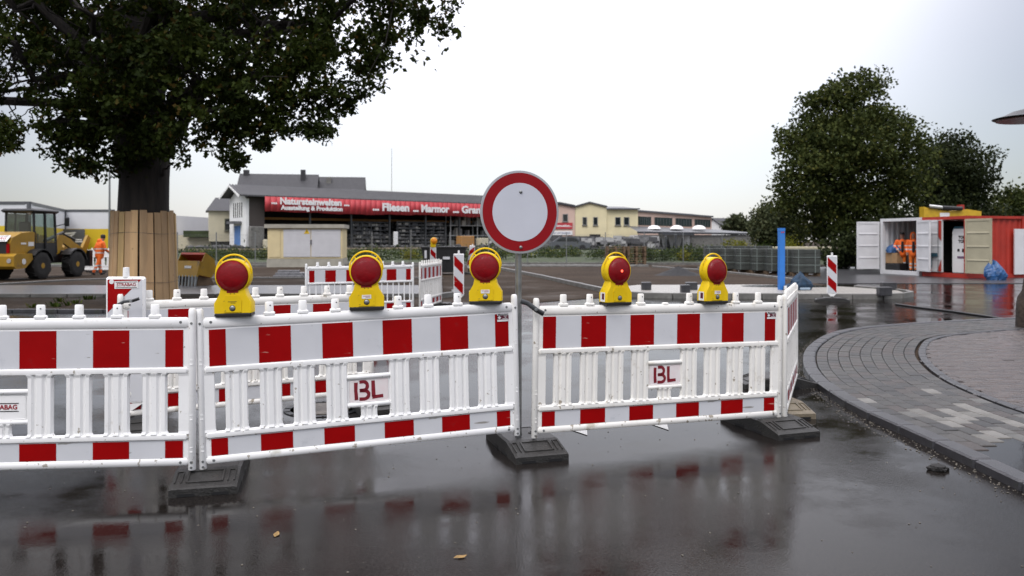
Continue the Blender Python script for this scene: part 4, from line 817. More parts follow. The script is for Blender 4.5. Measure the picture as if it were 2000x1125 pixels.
# --- house behind the hall
def gable_house(name, label, x0, x1, Y0, dirn, ze, zr, depth, mw, mr, over=.35, group=None):
    a = at(x0, 400, Y0); X1 = a.x; d = Vector(dirn).normalized(); k = (x1 - 1000) / F; t = (k * Y0 - X1) / (d.x - k * d.y)
    Mh, Lh = wall_frame((a.x, a.y), (a.x + d.x * t, a.y + d.y * t)); r = thing(name, label, 'house', M=Mh, group=group)
    MB().prism([(0, 0), (depth, 0), (depth, ze), (depth / 2, zr), (0, ze)], 0, Lh, 'x').build('wall', mw, r); mb = MB(); sl_ = (zr - ze) / (depth / 2)
    for e, s_ in ((-over, 1), (depth + over, -1)): zz = ze - over * sl_; mb.prism([(e, zz + .03), (depth / 2, zr + .03), (depth / 2, zr + .28), (e, zz + .28)], -over, Lh + over, 'x')
    rf = mb.build('roof', mr, r); return r, rf, Mh, Lh
h1, rf1, Mh, Lh = gable_house('tall_house', 'tall house with dark tiled roof behind the open hall', 462, 612, 100, (1, .16), 6.6, 10.1, 8.5, M_CREAM, M_SLATE)
MB().box((.5, 4.2, 10.2), (.7, .6, 1.3)).build('chimney', M_SLATE, rf1); MB().box((Lh - 1.6, 3.4, 9.9), (.6, .6, 2.0)).build('chimney', M_SLATE, rf1)
MB().prism([(-.0, 7.0), (2.6, 7.6), (2.6, 8.3), (-.4, 8.0)], Lh * .52, Lh * .97, 'x').build('dormer', M_SLATE, rf1); MB().box((Lh * .74, -.1, 7.45), (2.4, .2, .6)).build('dormer_window', M_GLASS, rf1)
h2, rf2, Mh2, Lh2 = gable_house('second_house', 'lower house end with dark roof, two skylights and grey chimney', 574, 706, 103, (1, .14), 6.0, 9.95, 8.2, M_CREAM, M_SLATE)
MB().box((Lh2 * .48, 3.4, 9.2), (.62, .6, 1.9)).build('chimney', M_CONC, rf2)
for q in (.22, .66):
    z, y = 7.15, 8.2 / 2 * (7.15 - 6.0) / 3.95; MB().box((0, 0, 0), (1.5, 1.5, .12), 0, tr(Lh2 * q, y, z + .38) @ Matrix.Rotation(math.atan2(3.95, 4.1), 4, 'X')).build('skylight', mat('sky_glass', (.5, .55, .6), .1), rf2)
# --- small annex left of the white gable and low building with green roof
Ma, La = wall_frame((at(408, 400, 84).x, 84), (at(455, 400, 84).x, 85)); an = thing('annex_house', 'small cream annex with hipped grey roof left of the white gable', 'house', M=Ma)
MB().box((La / 2, 3, 3.15), (La, 6, 3.3)).build('upper_wall', M_CREAM, an); MB().box((La / 2 + .1, 3.3, .75), (La - .2, 5.6, 1.5)).build('lower_wall', M_CONC, an)
MB().add([(-.3, -.3, 4.75), (La + .3, -.3, 4.75), (La + .3, 6.3, 4.75), (-.3, 6.3, 4.75), (.7, 3, 6.3), (La + .3, 3, 6.3)], [(0, 1, 5, 4), (1, 2, 5), (2, 3, 4, 5), (3, 0, 4), (3, 2, 1, 0)]).build('roof', M_SLATE, an)
window(an, La * .82, 3.3, 1.3, 1.2, div=2, fr=mat('olive_frame', (.16, .17, .12), .6))
Mo, Lo = wall_frame((at(352, 400, 86).x, 86), (at(410, 400, 86).x, 86)); lo = thing('low_building', 'low pale building with moss green roof edge beside the annex', 'building', M=Mo)
MB().box((Lo / 2 + .6, 3, .95), (Lo, 6, 1.9)).build('wall', M_CREAM, lo); MB().box((Lo / 2 + .5, 2.6, 2.3), (Lo - .4, 7, .7)).build('roof', mat('moss_roof', (.045, .065, .02), .9, var=.3, scale=2), lo); MB().box((-.2, 3, 1.4), (2.2, 5, 1.6)).build('lean_to', M_CREAM, lo)
# --- white and yellow hall at the left edge
wb = thing('white_hall', 'white hall with yellow lower band and dark sign at the left edge', 'building', (0, 0, 0))
Yb = 78; zt = lambda y, Y: CH - (y - HOR) / F * Y
M_HWHITE = mat('white_cladding', (.66, .67, .70), .6, var=.04, scale=.6); M_HYEL = mat('yellow_cladding', (.66, .46, .015), .55, var=.06, scale=.7); M_HGREY = mat('anthracite_trim', (.10, .105, .115), .5)
def block(p, q, zb0, zb1, m_, nm, out_=0, par=wb): 
    Mx, Lx = wall_frame(p, q); return MB().box((Lx / 2, .15 - out_, (zb0 + zb1) / 2), (Lx, .3, zb1 - zb0), 0, Mx).build(nm, m_, par)
pa, pb, pc, pd = (at(-60, 0, 62).x, 62), (at(58, 0, 62).x, 62), (at(127, 0, Yb).x, Yb), (at(222, 0, Yb).x, Yb)
ztop = zt(399, 62); zy = zt(447, Yb)
for p, q in ((pa, pb), (pb, pc), (pc, pd)):
    block(p, q, zy, ztop, M_HWHITE, 'white_wall'); block(p, q, 0, zy, M_HYEL, 'yellow_wall'); block(p, q, ztop, ztop + .22, M_HGREY, 'roof_trim', .05)
block(pd, (pd[0] + 2, pd[1] + 25), 0, ztop, M_HWHITE, 'side_wall')
for p in (pb, pc, pd): MB().box((p[0], p[1] - .1, ztop / 2), (.22, .22, ztop)).build('corner_trim', M_HGREY, wb)
s0, s1 = at(98, 0, Yb - .3), at(172, 0, Yb - .3); Ms_, Ls = wall_frame((s0.x, Yb - 1.2), (s1.x, Yb - .9)); sgn = MB().box((Ls / 2, 0, (zt(448, Yb) + zt(486, Yb)) / 2), (Ls, .12, zt(448, Yb) - zt(486, Yb)), 0, Ms_).build('sign_board', M_HGREY, wb)
for q in ([(.42, .62), (.78, .78), (.62, .55), (.45, .50)], [(.40, .80), (.80, .86), (.74, .78), (.42, .72)], [(.44, .46), (.56, .46), (.52, .36), (.47, .38)]):
    h_ = zt(448, Yb) - zt(486, Yb); MB().prism([(Ls * x, zt(486, Yb) + h_ * z) for x, z in q], -.09, -.07, 'y', 0, Ms_).build('logo_shape', M_TXTW, sgn)
for zf, wf in ((.47, .16), (.37, .18)): MB().box((Ls * .86, -.08, zt(486, Yb) + (zt(448, Yb) - zt(486, Yb)) * zf), (Ls * wf, .02, .12), 0, Ms_).build('print_line', M_TXTW, sgn)
lp_ = thing('light_mast', 'thin grey mast standing between oak trunk and white hall', 'mast', (at(214, 0, 60).x, 60, 0)); MB().tube([(0, 0, 0), (0, 0, zt(335, 60))], [.10, .06], 8).build('pole', M_STEEL, lp_); MB().box((0, 0, .02), (.5, .5, .1)).build('footing', M_CONC, lp_)
lp2 = thing('far_mast', 'very thin far mast rising above the hall roof', 'mast', (at(765, 0, 120).x, 120, 0)); MB().tube([(0, 0, 0), (0, 0, zt(290, 120))], [.06, .03], 6).build('pole', M_STEEL, lp2); MB().box((0, 0, .05), (.5, .5, .1)).build('footing', M_CONC, lp2)
# --- pink and yellow buildings, glazed hall, low shed on the right
Yq = 104; zq = lambda y, Y=Yq: CH - (y - HOR) / F * Y; xq = lambda x, Y=Yq: (x - 1000) / F * Y
pk = thing('pink_building', 'pink gabled building with red and white signs behind the round sign', 'building', (xq(1060), Yq, 0))
wpk = xq(1123) - xq(1060); MB().prism([(0, 0), (wpk, 0), (wpk, zq(405)), (wpk * .52, zq(399)), (0, zq(404))], 0, 14).build('wall', M_PINKR, pk)
MB().prism([(-.2, zq(404) + .02), (wpk * .52, zq(399) + .02), (wpk + .0, zq(405) + .02), (wpk, zq(405) + .3), (wpk * .52, zq(399) + .3), (-.2, zq(404) + .3)], -.3, 14.2).build('roof', M_DKROOF, pk)
window(pk, xq(1104) - xq(1060), (zq(418) + zq(433)) / 2, .62, .95); 
s_ = MB().box((wpk * .55, -.08, (zq(435) + zq(447)) / 2), (wpk * .74, .08, zq(435) - zq(447))).build('red_sign', M_BANNER, pk); text('Natursteinwelten...', .42, M_TXTW, s_, tr(wpk * .52, -.13, (zq(435) + zq(447)) / 2) @ FRONT, .012)
s_ = MB().box((wpk * .55, -.08, (zq(451) + zq(459)) / 2), (wpk * .74, .08, zq(451) - zq(459))).build('white_sign', M_PLW, pk); text('Natur und Sandstein', .32, mat('blue_print', (.05, .08, .25), .6), s_, tr(wpk * .55, -.13, (zq(451) + zq(459)) / 2) @ FRONT, .004)
yb = thing('yellow_building', 'yellow two storey building with grey roof and four windows', 'building', (xq(1123.5), Yq, 0)); wy = xq(1185) - xq(1123.5); wy2 = xq(1246.5) - xq(1123.5)
MB().prism([(0, 0), (wy, 0), (wy, zq(405)), (wy * .45, zq(397)), (0, zq(405))], 0, 8).build('wall', M_YELR, yb); MB().box(((wy + wy2) / 2, 4.08, zq(408) / 2), (wy2 - wy - .02, 7.84, zq(408))).build('side_wall', M_YELR, yb)
MB().prism([(-.1, zq(405) + .02), (wy * .45, zq(397) + .02), (wy + .05, zq(405) + .02), (wy + .05, zq(405) + .2), (wy * .45, zq(397) + .22), (-.1, zq(405) + .2)], -.25, 8.2).build('gable_roof', M_CORR, yb)
MB().add([(wy + .06, -.2, zq(408) + .03), (wy2 + .2, -.2, zq(408.5) + .02), (wy2 - 1.0, 6, zq(400)), (wy + .06, 6, zq(399)), (wy * .45, 6, zq(397) + .2)], [(0, 1, 2, 3), (0, 3, 4)]).build('roof', M_DKROOF, yb)
MB().box(((wy + wy2) / 2 + .1, -.26, zq(408)), (wy2 - wy + .2, .18, .16)).build('gutter', M_HGREY, yb)
for x in (1142, 1163): window(yb, xq(x) - xq(1123.5), (zq(424) + zq(440)) / 2, .52, 1.02)
for x in (1207, 1224): window(yb, xq(x) - xq(1123.5), (zq(424) + zq(440)) / 2, .66, 1.02, .16)
MB().box((xq(1162) - xq(1123.5), -.02, (zq(461) + zq(478)) / 2), (1.4, .1, 1.6)).build('garage_door', M_DARKI, yb); MB().box((xq(1141) - xq(1123.5), -.02, (zq(462) + zq(484)) / 2), (.6, .1, 1.5)).build('door', M_GLASS, yb)
gh = thing('glazed_hall', 'pale pink hall with four dark green window bands and flat roof', 'hall', (xq(1247), Yq + 1, 0)); wg = xq(1412, Yq + 1) - xq(1247)
MB().add([(0, 0, 0), (wg, 6, 0), (wg, 6, zq(420)), (0, 0, zq(411)), (0, 14, 0), (wg, 20, 0), (wg, 20, zq(420)), (0, 14, zq(411))], [(0, 1, 2, 3), (1, 5, 6, 2), (5, 4, 7, 6), (4, 0, 3, 7), (3, 2, 6, 7)]).build('wall', M_PINKR, gh)
MB().add([(-.2, -.3, zq(411) + .02), (wg + .2, 5.7, zq(420) + .02), (wg - 1.5, 12, zq(411)), (0, 8, zq(403))], [(0, 1, 2, 3)]).build('roof', M_CORR, gh)
MB().add([(-.2, -.34, zq(411) - .12), (wg + .2, 5.66, zq(420) - .12), (wg + .2, 5.66, zq(420) + .1), (-.2, -.34, zq(411) + .1)], [(0, 1, 2, 3)]).build('gutter', M_HGREY, gh)
for x0, x1, i in ((1248, 1276, 0), (1284, 1322, 1), (1330, 1366, 2), (1373, 1409, 3)):
    f0, f1 = (x0 - 1247) / 165, (x1 - 1247) / 165; zz = [(zq(422 + 5 * f), zq(439 + 3 * f)) for f in (f0, f1)]
    gl = MB().add([(wg * f0, 6 * f0 - .06, zz[0][1]), (wg * f1, 6 * f1 - .06, zz[1][1]), (wg * f1, 6 * f1 - .06, zz[1][0]), (wg * f0, 6 * f0 - .06, zz[0][0])], [(0, 1, 2, 3)]).build('window_band', M_GREENG, gh); mb = MB()
    for k in range(7): f = f0 + (f1 - f0) * k / 6; mb.box((wg * f, 6 * f - .08, (zz[0][0] + zz[0][1]) / 2), (.05, .06, zz[0][0] - zz[0][1]))
    stuff(mb.build('glazing_bar', M_HGREY, gl))
Yl = 95; xl = lambda x: (x - 1000) / F * Yl; zl = lambda y: CH - (y - HOR) / F * Yl
sh = thing('low_shed', 'low shed with wide dark roof and three white skylight domes', 'shed', (xl(1246), Yl, 0)); ws = xl(1478) - xl(1246)
MB().box((ws / 2, 3.6, zl(459) / 2), (ws, 7, zl(459))).build('wall', M_PLW, sh); MB().box((ws * .72, .02, zl(459) / 2), (ws * .56, .1, zl(459) - .02)).build('block_wall', M_CONC, sh)
MB().add([(-.2, -.6, zl(452)), (ws + .3, -.2, zl(455.5)), (ws - 3.5, 7.5, zl(446)), (-.2, 7.5, zl(439)), (-.2, -.6, zl(456)), (ws + .3, -.2, zl(458.5))], [(0, 1, 2, 3), (0, 4, 5, 1)]).build('roof', M_DKROOF, sh)
for x in (1288, 1334, 1379): MB().lathe([(.85, 0), (.7, .25), (.4, .42), (.001, .48)], 14, 0, tr(xl(x) - xl(1246), 3.6, zl(446.5)) @ Matrix.Diagonal((1, 1.4, 1, 1))).build('skylight_dome', M_PLW, sh, True)
MB().box((ws * .30, -1.4, zl(457)), (ws * .26, 2.6, .3)).build('porch_roof', M_DKROOF, sh)
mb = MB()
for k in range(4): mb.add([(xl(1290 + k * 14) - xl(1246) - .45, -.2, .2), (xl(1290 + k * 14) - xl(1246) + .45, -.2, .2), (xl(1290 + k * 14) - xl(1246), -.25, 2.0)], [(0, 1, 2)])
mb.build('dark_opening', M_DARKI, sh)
gh3, _, _, _ = gable_house('white_gable_house', 'small far white gable house between shed and pale tree', 1422, 1470, 160, (1, .5), 3.6, 6.0, 9, M_PLW, M_SLATE)
# --- stones, car, topiary in front of those buildings
mb = MB()
for k in range(260):
    x = random.choice([random.uniform(1060, 1260), random.uniform(1100, 1245)]); Y = random.uniform(84, 92); r_ = random.uniform(.12, .5); mb.box((xl(x), Y, .9 + random.uniform(0, 1.0)), (r_ * 2, r_, r_ * 1.2), random.randrange(3), None)
    if k % 3 == 0: mb.box((xl(x), Y + .3, .45), (1.5, 1.0, .9), 1)
tag(stuff(mb.build('stone_stock', [mat('stock_grey', (.26, .26, .265), .7, var=.3, scale=4), mat('stock_dark', (.075, .075, .08), .7), mat('stock_pale', (.46, .46, .45), .6)])), 'jumbled stock of grey stones before the yellow building', 'stones')
M_CARP = mat('silver_grey_paint', (.16, .17, .19), .3, .6, var=.05)
car = thing('parked_car', 'dark silver car parked behind the mesh fence right of the sign', 'car', (xl(1098), 83, .55))
MB().prism([(-2.1, .25), (2.1, .25), (2.15, .75), (1.2, .9), (.6, 1.42), (-1.0, 1.45), (-1.7, .95), (-2.1, .85)], -.8, .8).build('body', M_CARP, car)
MB().prism([(1.0, .92), (.5, 1.34), (-.9, 1.36), (-1.45, .95)], -.82, .82).build('windows', M_GLASS, car)
for x in (-1.3, 1.3):
    for y in (-.75, .75): w__ = MB().lathe([(.31, -.1), (.31, .1), (.2, .11), (.001, .11)], 14, 0, tr(x, y, .31), 'y').build('wheel', M_BLK, car)
for i, x in enumerate((1262, 1278, 1296)):
    o = thing('slim_cypress', 'slim dark stone stele, %s to the right of the yellow building' % ('first', 'second', 'third')[i], 'stele', (xl(x), 88, .3)); o.name = 'stone_stele'; MB().bev((0, 0, .8 + .1 * i), (.28, .25, 1.6 + .2 * i), .05).build('slab', M_DSTEEL, o); MB().bev((0, 0, .02), (.5, .5, .12), .02).build('base', M_CONC, o)
# --- grassy bank, shrubs
mb = MB(); nx, ny = 60, 8; vs = []
for j in range(ny):
    for i in range(nx): x = -45 + i * 1.6; Y = 51.5 + j * 4.2; vs.append((x, Y, .02 + .62 * (j / (ny - 1)) ** .8 + random.uniform(-.06, .06) * (j > 0)))
mb.add(vs, [(j * nx + i, j * nx + i + 1, (j + 1) * nx + i + 1, (j + 1) * nx + i) for j in range(ny - 1) for i in range(nx - 1)]); struct(mb.build('grassy_bank', M_GRASS, None, True))
M_SHRUB = leaf_mat('shrub_leaf', (.022, .040, .010), (.060, .085, .020), (.16, .16, .03)); M_YSH = leaf_mat('yellow_shrub', (.12, .13, .015), (.26, .24, .03), (.3, .3, .05))
R = np.random.default_rng(11)
lo_ = [(R.uniform(-30, 18), R.uniform(54, 74), R.uniform(.25, .6), R.uniform(.4, 1.6), .5, R.uniform(.2, .5), 220) for _ in range(150)]
tag(stuff(leaves('bank_growth', lo_, M_SHRUB, None, .17, R)), 'rough green growth covering the bank below the hall', 'undergrowth')
for i, (x, y, r_, Y, m_, lb) in enumerate(((802, 500, 10, 58, M_YSH, 'yellow green bush on the bank left of the black skip'), (1262, 497, 17, 56, M_SHRUB, 'green bush right of the wooden pallet stack'), (1345, 492, 15, 58, M_SHRUB, 'dark green bush beneath the low shed porch'), (1335, 500, 7, 57, M_YSH, 'small yellow bush below the low shed'),
                     (1425, 484, 14, 58, M_YSH, 'yellow green bush behind the stone pallets'), (1447, 482, 12, 60, M_YSH, 'bright yellow bush behind the stone pallets, right one'), (1488, 492, 20, 56, M_SHRUB, 'olive bush left of the blue post'), (1545, 480, 16, 62, M_YSH, 'yellowish bush right of the blue post'), (1400, 495, 10, 57, M_SHRUB, 'low dark bush left of the yellow green bush'))):
    p = at(x, y, Y); r = thing('bush', lb, 'bush', (p.x, p.y, .02), 0, 'bushes beyond the fence'); rr = r_ / F * Y; leaves('foliage', [(0, 0, p.z, rr, rr, rr, 420), (rr * .7, .2, p.z * .7, rr * .7, rr * .7, rr * .6, 220), (-rr * .6, 0, p.z * .7, rr * .7, rr * .7, rr * .6, 220)], m_, r, .14, R); MB().tube([(0, 0, 0), (.05, 0, p.z)], [.05, .02], 5).build('stem', M_BARK, r)
# --- mesh fence
fe = thing('mesh_fence', 'grey wire mesh fence on concrete footing before the hall', 'fence', (0, 51.0, .02)); k = 0; x = -24.0; bay = 2.5
mw = MB()
for i in range(9): mw.box((bay / 2, 0, .2 + i * .215), (bay, .006, .006))
for i in range(25): mw.box((i * .104, 0, 1.05), (.005, .005, 1.9))
mwm = mw.mesh('wire_mesh', M_STEEL); pm = MB().box((0, 0, 1.05), (.06, .05, 2.1)).mesh('post', M_STEEL)
while x < 12.5: link('post', pm, fe, (x, 0, 0)); stuff(link('wire_mesh', mwm, fe, (x, 0, 0))); x += bay
link('post', pm, fe, (x, 0, 0))
MB().box((-6, 0, .05), (36.6, .2, .22)).build('footing', M_CONC, fe)
# ------------------------------------------------------------------ people
M_HIVIS = mat('orange_hivis', (.95, .16, .012), .7, var=.15, scale=14, bump=.3, bscale=25); M_SILVER = mat('silver_stripe', (.62, .63, .62), .4, var=.1); M_NAVY = mat('dark_clothing', (.012, .013, .017), .85, var=.2)
M_SKIN = mat('skin', (.42, .24, .17), .55, var=.08); M_BOOT = mat('dark_boot', (.02, .016, .013), .7); M_HAIR = mat('dark_hair', (.015, .011, .009), .7, var=.3, scale=40); M_ORTR = mat('orange_trousers', (.85, .20, .02), .75, var=.15, scale=14)
def person(label, loc, yaw, caps, bands=(), hood=False, extra=None, fingers=()):
    """caps: tapered limbs (p0, p1, r0, r1, material index); fused by voxel remeshing into one body"""
    r = thing('person', label, 'person', loc, yaw, None); mb = MB()
    for a, b, r0, r1, _ in caps:
        a, b = Vector(a), Vector(b); n = 5; pts, rad = [], []
        d = (b - a).normalized()
        for k, q in ((-1, .1), (-.8, .6), (-.4, .92)): pts.append(a + d * k * r0); rad.append(r0 * q)
        for k in range(n + 1): pts.append(a.lerp(b, k / n)); rad.append(r0 + (r1 - r0) * k / n)
        for k, q in ((.4, .92), (.8, .6), (1, .1)): pts.append(b + d * k * r1); rad.append(r1 * q)
        mb.tube(pts, rad, 12)
    mats = [M_HIVIS, M_ORTR, M_NAVY, M_SKIN, M_BOOT, M_SILVER]; o = mb.build('tmp', mats[0]); md = o.modifiers.new('r', 'REMESH'); md.mode = 'VOXEL'; md.voxel_size = .02; sm = o.modifiers.new('s', 'SMOOTH'); sm.iterations = 5
    bpy.context.view_layer.update(); me = bpy.data.meshes.new_from_object(o.evaluated_get(bpy.context.evaluated_depsgraph_get())); bpy.data.objects.remove(o); me.name = 'body'; me.materials.clear()
    for q in mats: me.materials.append(q)
    for p in me.polygons:
        c = p.center; best, bi = 9, 0
        for a, b, r0, r1, mi in caps:
            a, b = Vector(a), Vector(b); ab = b - a; t = max(0, min(1, (c - a).dot(ab) / ab.length_squared)); d = (c - a - ab * t).length - (r0 + (r1 - r0) * t)
            if d < best: best, bi = d, mi
        for z0, z1, only in bands:
            if z0 < c.z < z1 and bi in only: bi = 5
        p.material_index = bi; p.use_smooth = True
    link('body', me, r)
    for h, d in fingers:                                  # five short bent fingers rooted in each palm
        h, d = Vector(h), Vector(d).normalized(); s_ = d.cross(Vector((0, 1, 0))).normalized()
        for k in range(5):
            off = (k - 1.5) * .018; l_ = (.07, .08, .075, .06, .05)[k]; b = h + s_ * off; e = d if k < 4 else (d * .4 + s_ * .9).normalized()
            MB().tube([b, b + e * l_ * .6, b + e * l_ * .95 + Vector((0, -.02, -.01))], [.0095, .009, .006], 6).build('finger', M_SKIN, r, True)
    return r, me
def stand(arm_l, arm_r, jac=0, leg=1, open_=True, leg_m=1, dx=0):
    c = [((-.10, 0, .10), (-.10, .02, .50), .060, .075, leg), ((.10, 0, .10), (.10, .02, .50), .060, .075, leg), ((-.10, .02, .50), (-.09, 0, .92), .078, .105, leg_m), ((.10, .02, .50), (.09, 0, .92), .078, .105, leg_m),
         ((-.10, .02, .05), (-.11, -.16, .045), .055, .045, 4), ((.10, .02, .05), (.11, -.16, .045), .055, .045, 4), ((0, 0, .82), (0, 0, 1.30), .185, .195, jac), ((-.10, 0, 1.34), (.10, 0, 1.34), .125, .125, jac), ((0, 0, 1.42), (0, -.01, 1.55), .062, .06, 3), ((0, -.01, 1.60), (0, -.02, 1.70), .088, .095, 3), ((0, -.105, 1.635), (0, -.118, 1.625), .016, .016, 3)]
    for s_, (e, h) in ((-1, arm_l), (1, arm_r)): sh_ = (s_ * .205, 0, 1.40); c += [(sh_, e, .085, .066, jac), (e, h, .066, .05, jac), (h, tuple(Vector(h) + (Vector(h) - Vector(e)).normalized() * .07), .042, .036, 3)]
    if open_: c += [((0, -.165, 1.02), (0, -.155, 1.34), .062, .06, 2), ((0, -.165, .92), (0, -.165, 1.02), .05, .06, 2)]
    return c
def face(r, me, z=1.65, y=-.112):
    for s_ in (-1, 1): MB().lathe([(.011, 0), (.008, -.006), (.001, -.008)], 8, 0, tr(s_ * .032, y + .006, z + .02), 'y').build('eye', M_HAIR, r)
    MB().box((0, y + .004, z - .055), (.045, .008, .010)).build('mouth', mat('lips', (.28, .11, .09), .6), r)
    for s_ in (-1, 1): MB().lathe([(.028, -.012), (.024, .012), (.001, .013)], 8, 0, tr(s_ * .095, -.01, z), 'x').build('ear', M_SKIN, r)
CU = Vector((.256, -.967, 0)); CN = Vector((-.967, -.256, 0)); CO = Vector((17.4, 37.5, 0)); CYAW = math.atan2(CU.y, CU.x)
def cpos(a, b, z=0): v = CO + CU * a - CN * b; return Vector((v.x, v.y, z))
pj, me_ = person('worker in open orange jacket with dark cap standing in the white container', cpos(.78, .55, .16), math.radians(-22), stand(((-.32, .0, 1.16), (-.20, -.20, 1.0)), ((.30, .02, 1.14), (.27, -.10, .90)), leg=1), ((1.0, 1.05, (0,)), (1.16, 1.21, (0,)), (.22, .28, (1,)), (.36, .42, (1,))), fingers=(((-.17, -.26, .96), (.3, -.5, -.6)), ((.265, -.13, .84), (0, -.2, -1))))
face(pj, me_); MB().lathe([(.103, 1.70), (.105, 1.74), (.085, 1.80), (.001, 1.815)], 16, 0, tr(0, -.02, 0)).prism([(-.07, -.20), (.07, -.20), (.09, -.10), (-.09, -.10)], 1.705, 1.715, 'z').build('cap', M_HAIR, pj, True)
pk2, me_ = person('worker with orange hood up beside the right container door', cpos(1.42, .60, .16), math.radians(-25), stand(((-.28, .02, 1.14), (-.26, -.06, .90)), ((.28, .02, 1.14), (.26, -.08, .90)), leg=1), ((1.0, 1.05, (0,)), (1.16, 1.21, (0,)), (.18, .24, (1,)), (.32, .38, (1,))), fingers=(((-.262, -.09, .84), (0, -.2, -1)), ((.262, -.11, .84), (0, -.2, -1))))
face(pk2, me_); mb = MB(); rings = []
for z, rr, yo in ((1.44, .135, .02), (1.52, .135, .015), (1.62, .135, .01), (1.70, .130, .0), (1.77, .105, .005), (1.82, .05, .01)):
    rings.append([(rr * math.cos(t), yo + rr * math.sin(t), z) for t in np.linspace(-math.pi / 2 + .62 * (z < 1.75), 1.5 * math.pi - .62 * (z < 1.75), 22)])
ho = MB().loft(rings, False, 0, None, False).build('hood', M_HIVIS, pk2, True); md = ho.modifiers.new('t', 'SOLIDIFY'); md.thickness = .015
walk = [((-.09, .10, .12), (-.10, .06, .50), .062, .078, 0), ((-.10, .06, .50), (-.08, 0, .92), .08, .108, 0), ((.10, -.30, .16), (.10, -.10, .52), .060, .076, 0), ((.10, -.10, .52), (.08, 0, .92), .08, .108, 0), ((-.09, .12, .05), (-.09, .27, .05), .055, .045, 4), ((.10, -.34, .08), (.10, -.26, .05), .052, .045, 4),
        ((0, 0, .84), (0, .06, 1.30), .185, .20, 0), ((-.10, .07, 1.35), (.10, .07, 1.35), .125, .125, 0), ((0, .10, 1.42), (0, .14, 1.53), .062, .06, 3), ((0, .16, 1.60), (0, .17, 1.68), .09, .095, 3), ((0, .272, 1.63), (0, .28, 1.62), .016, .016, 3),
        ((-.21, .06, 1.40), (-.28, -.05, 1.14), .085, .066, 0), ((-.28, -.05, 1.14), (-.25, .10, .92), .066, .05, 0), ((-.25, .10, .92), (-.24, .15, .86), .042, .036, 3), ((.21, .06, 1.40), (.28, .12, 1.14), .085, .066, 0), ((.28, .12, 1.14), (.24, .30, .98), .066, .05, 0), ((.24, .30, .98), (.23, .36, .95), .042, .036, 3), ((0, .02, 1.44), (0, .0, 1.50), .11, .10, 0)]
pw, me_ = person('worker in orange suit walking away, half hidden by the planked trunk', (-18.2, 35.0, .07), math.radians(-35), walk, ((.95, 1.0, (0,)), (1.12, 1.17, (0,)), (.24, .30, (0,)), (.38, .44, (0,))), fingers=(((-.24, .17, .84), (.1, .5, -.8)), ((.23, .37, .94), (0, .9, -.3))))
MB().lathe([(.10, 1.62), (.105, 1.70), (.08, 1.77), (.001, 1.79)], 14, 0, tr(0, .165, 0)).build('cap', M_HAIR, pw, True)
# ------------------------------------------------------------------ containers
M_CWH = mat('white_container_paint', (.66, .66, .67), .5, var=.06, scale=2, dirt=((.35, .30, .24), 2.2, .66)); M_CRED = mat('red_container_paint', (.42, .030, .016), .5, var=.12, scale=2, dirt=((.30, .05, .03), 2, .66)); M_CBEI = mat('beige_container_paint', (.42, .385, .27), .55, var=.08, scale=2, dirt=((.26, .22, .14), 3, .66))
def corr(mb, a, b, z0, z1, depth, out_, pitch=.28, mi=0):
    """corrugated wall sheet between ground points a and b"""
    a, b = Vector(a), Vector(b); L_ = (b - a).length; d = (b - a) / L_; n = Vector(out_); k = max(2, int(L_ / pitch)); pts = []
    for i in range(k):
        for f, o in ((0, 0), (.3, 0), (.5, 1), (.8, 1)): pts.append(a + d * L_ * (i + f) / k - n * depth * o)
    pts.append(b); N_ = len(pts)
    mb.add([(p.x, p.y, z0) for p in pts] + [(p.x, p.y, z1) for p in pts], [(i, i + 1, N_ + i + 1, N_ + i) for i in range(N_ - 1)], mi)
def container(name, label, a0, m, mi_, dep=3.0, wd=2.44, h=2.59):
    """local x along the end face, y into the container; doors are added by the caller"""
    o = cpos(a0, 0, .02); r = thing(name, label, 'container', o, CYAW); t = .12
    for nm, c, d in [('corner_post', (x, y, h / 2), (.16, .16, h)) for x in (.08, wd - .08) for y in (.08, dep - .08)]: MB().box(c, d).build(nm, m, r)
    for nm, c, d in (('sill_beam', (wd / 2, .08, .10), (wd - .32, .15, .18)), ('head_beam', (wd / 2, .08, h - .07), (wd - .32, .15, .13)), ('side_beam', (.075, dep / 2, h - .06), (.12, dep - .32, .11)), ('side_beam', (wd - .075, dep / 2, h - .06), (.12, dep - .32, .11)), ('bottom_beam', (.075, dep / 2, .09), (.12, dep - .32, .16)), ('bottom_beam', (wd - .075, dep / 2, .09), (.12, dep - .32, .16)), ('back_beam', (wd / 2, dep - .08, h - .07), (wd - .32, .15, .13)), ('back_sill', (wd / 2, dep - .08, .1), (wd - .32, .15, .18))): MB().box(c, d).build(nm, m, r)
    MB().box((wd / 2, dep / 2, .125), (wd - .28, dep - .32, .05)).build('floor', mat('plywood_floor', (.06, .045, .035), .7), r); MB().box((wd / 2, dep / 2, h - .05), (wd - .28, dep - .32, .04)).build('roof_sheet', m, r)
    for a, b, n in (((.08, .16, 0), (.08, dep - .16, 0), (-1, 0, 0)), ((wd - .08, .16, 0), (wd - .08, dep - .16, 0), (1, 0, 0)), ((.16, dep - .08, 0), (wd - .16, dep - .08, 0), (0, 1, 0))): mb = MB(); corr(mb, a, b, .17, h - .12, .045, n); mb.build('corrugated_wall', mi_, r)
    return r
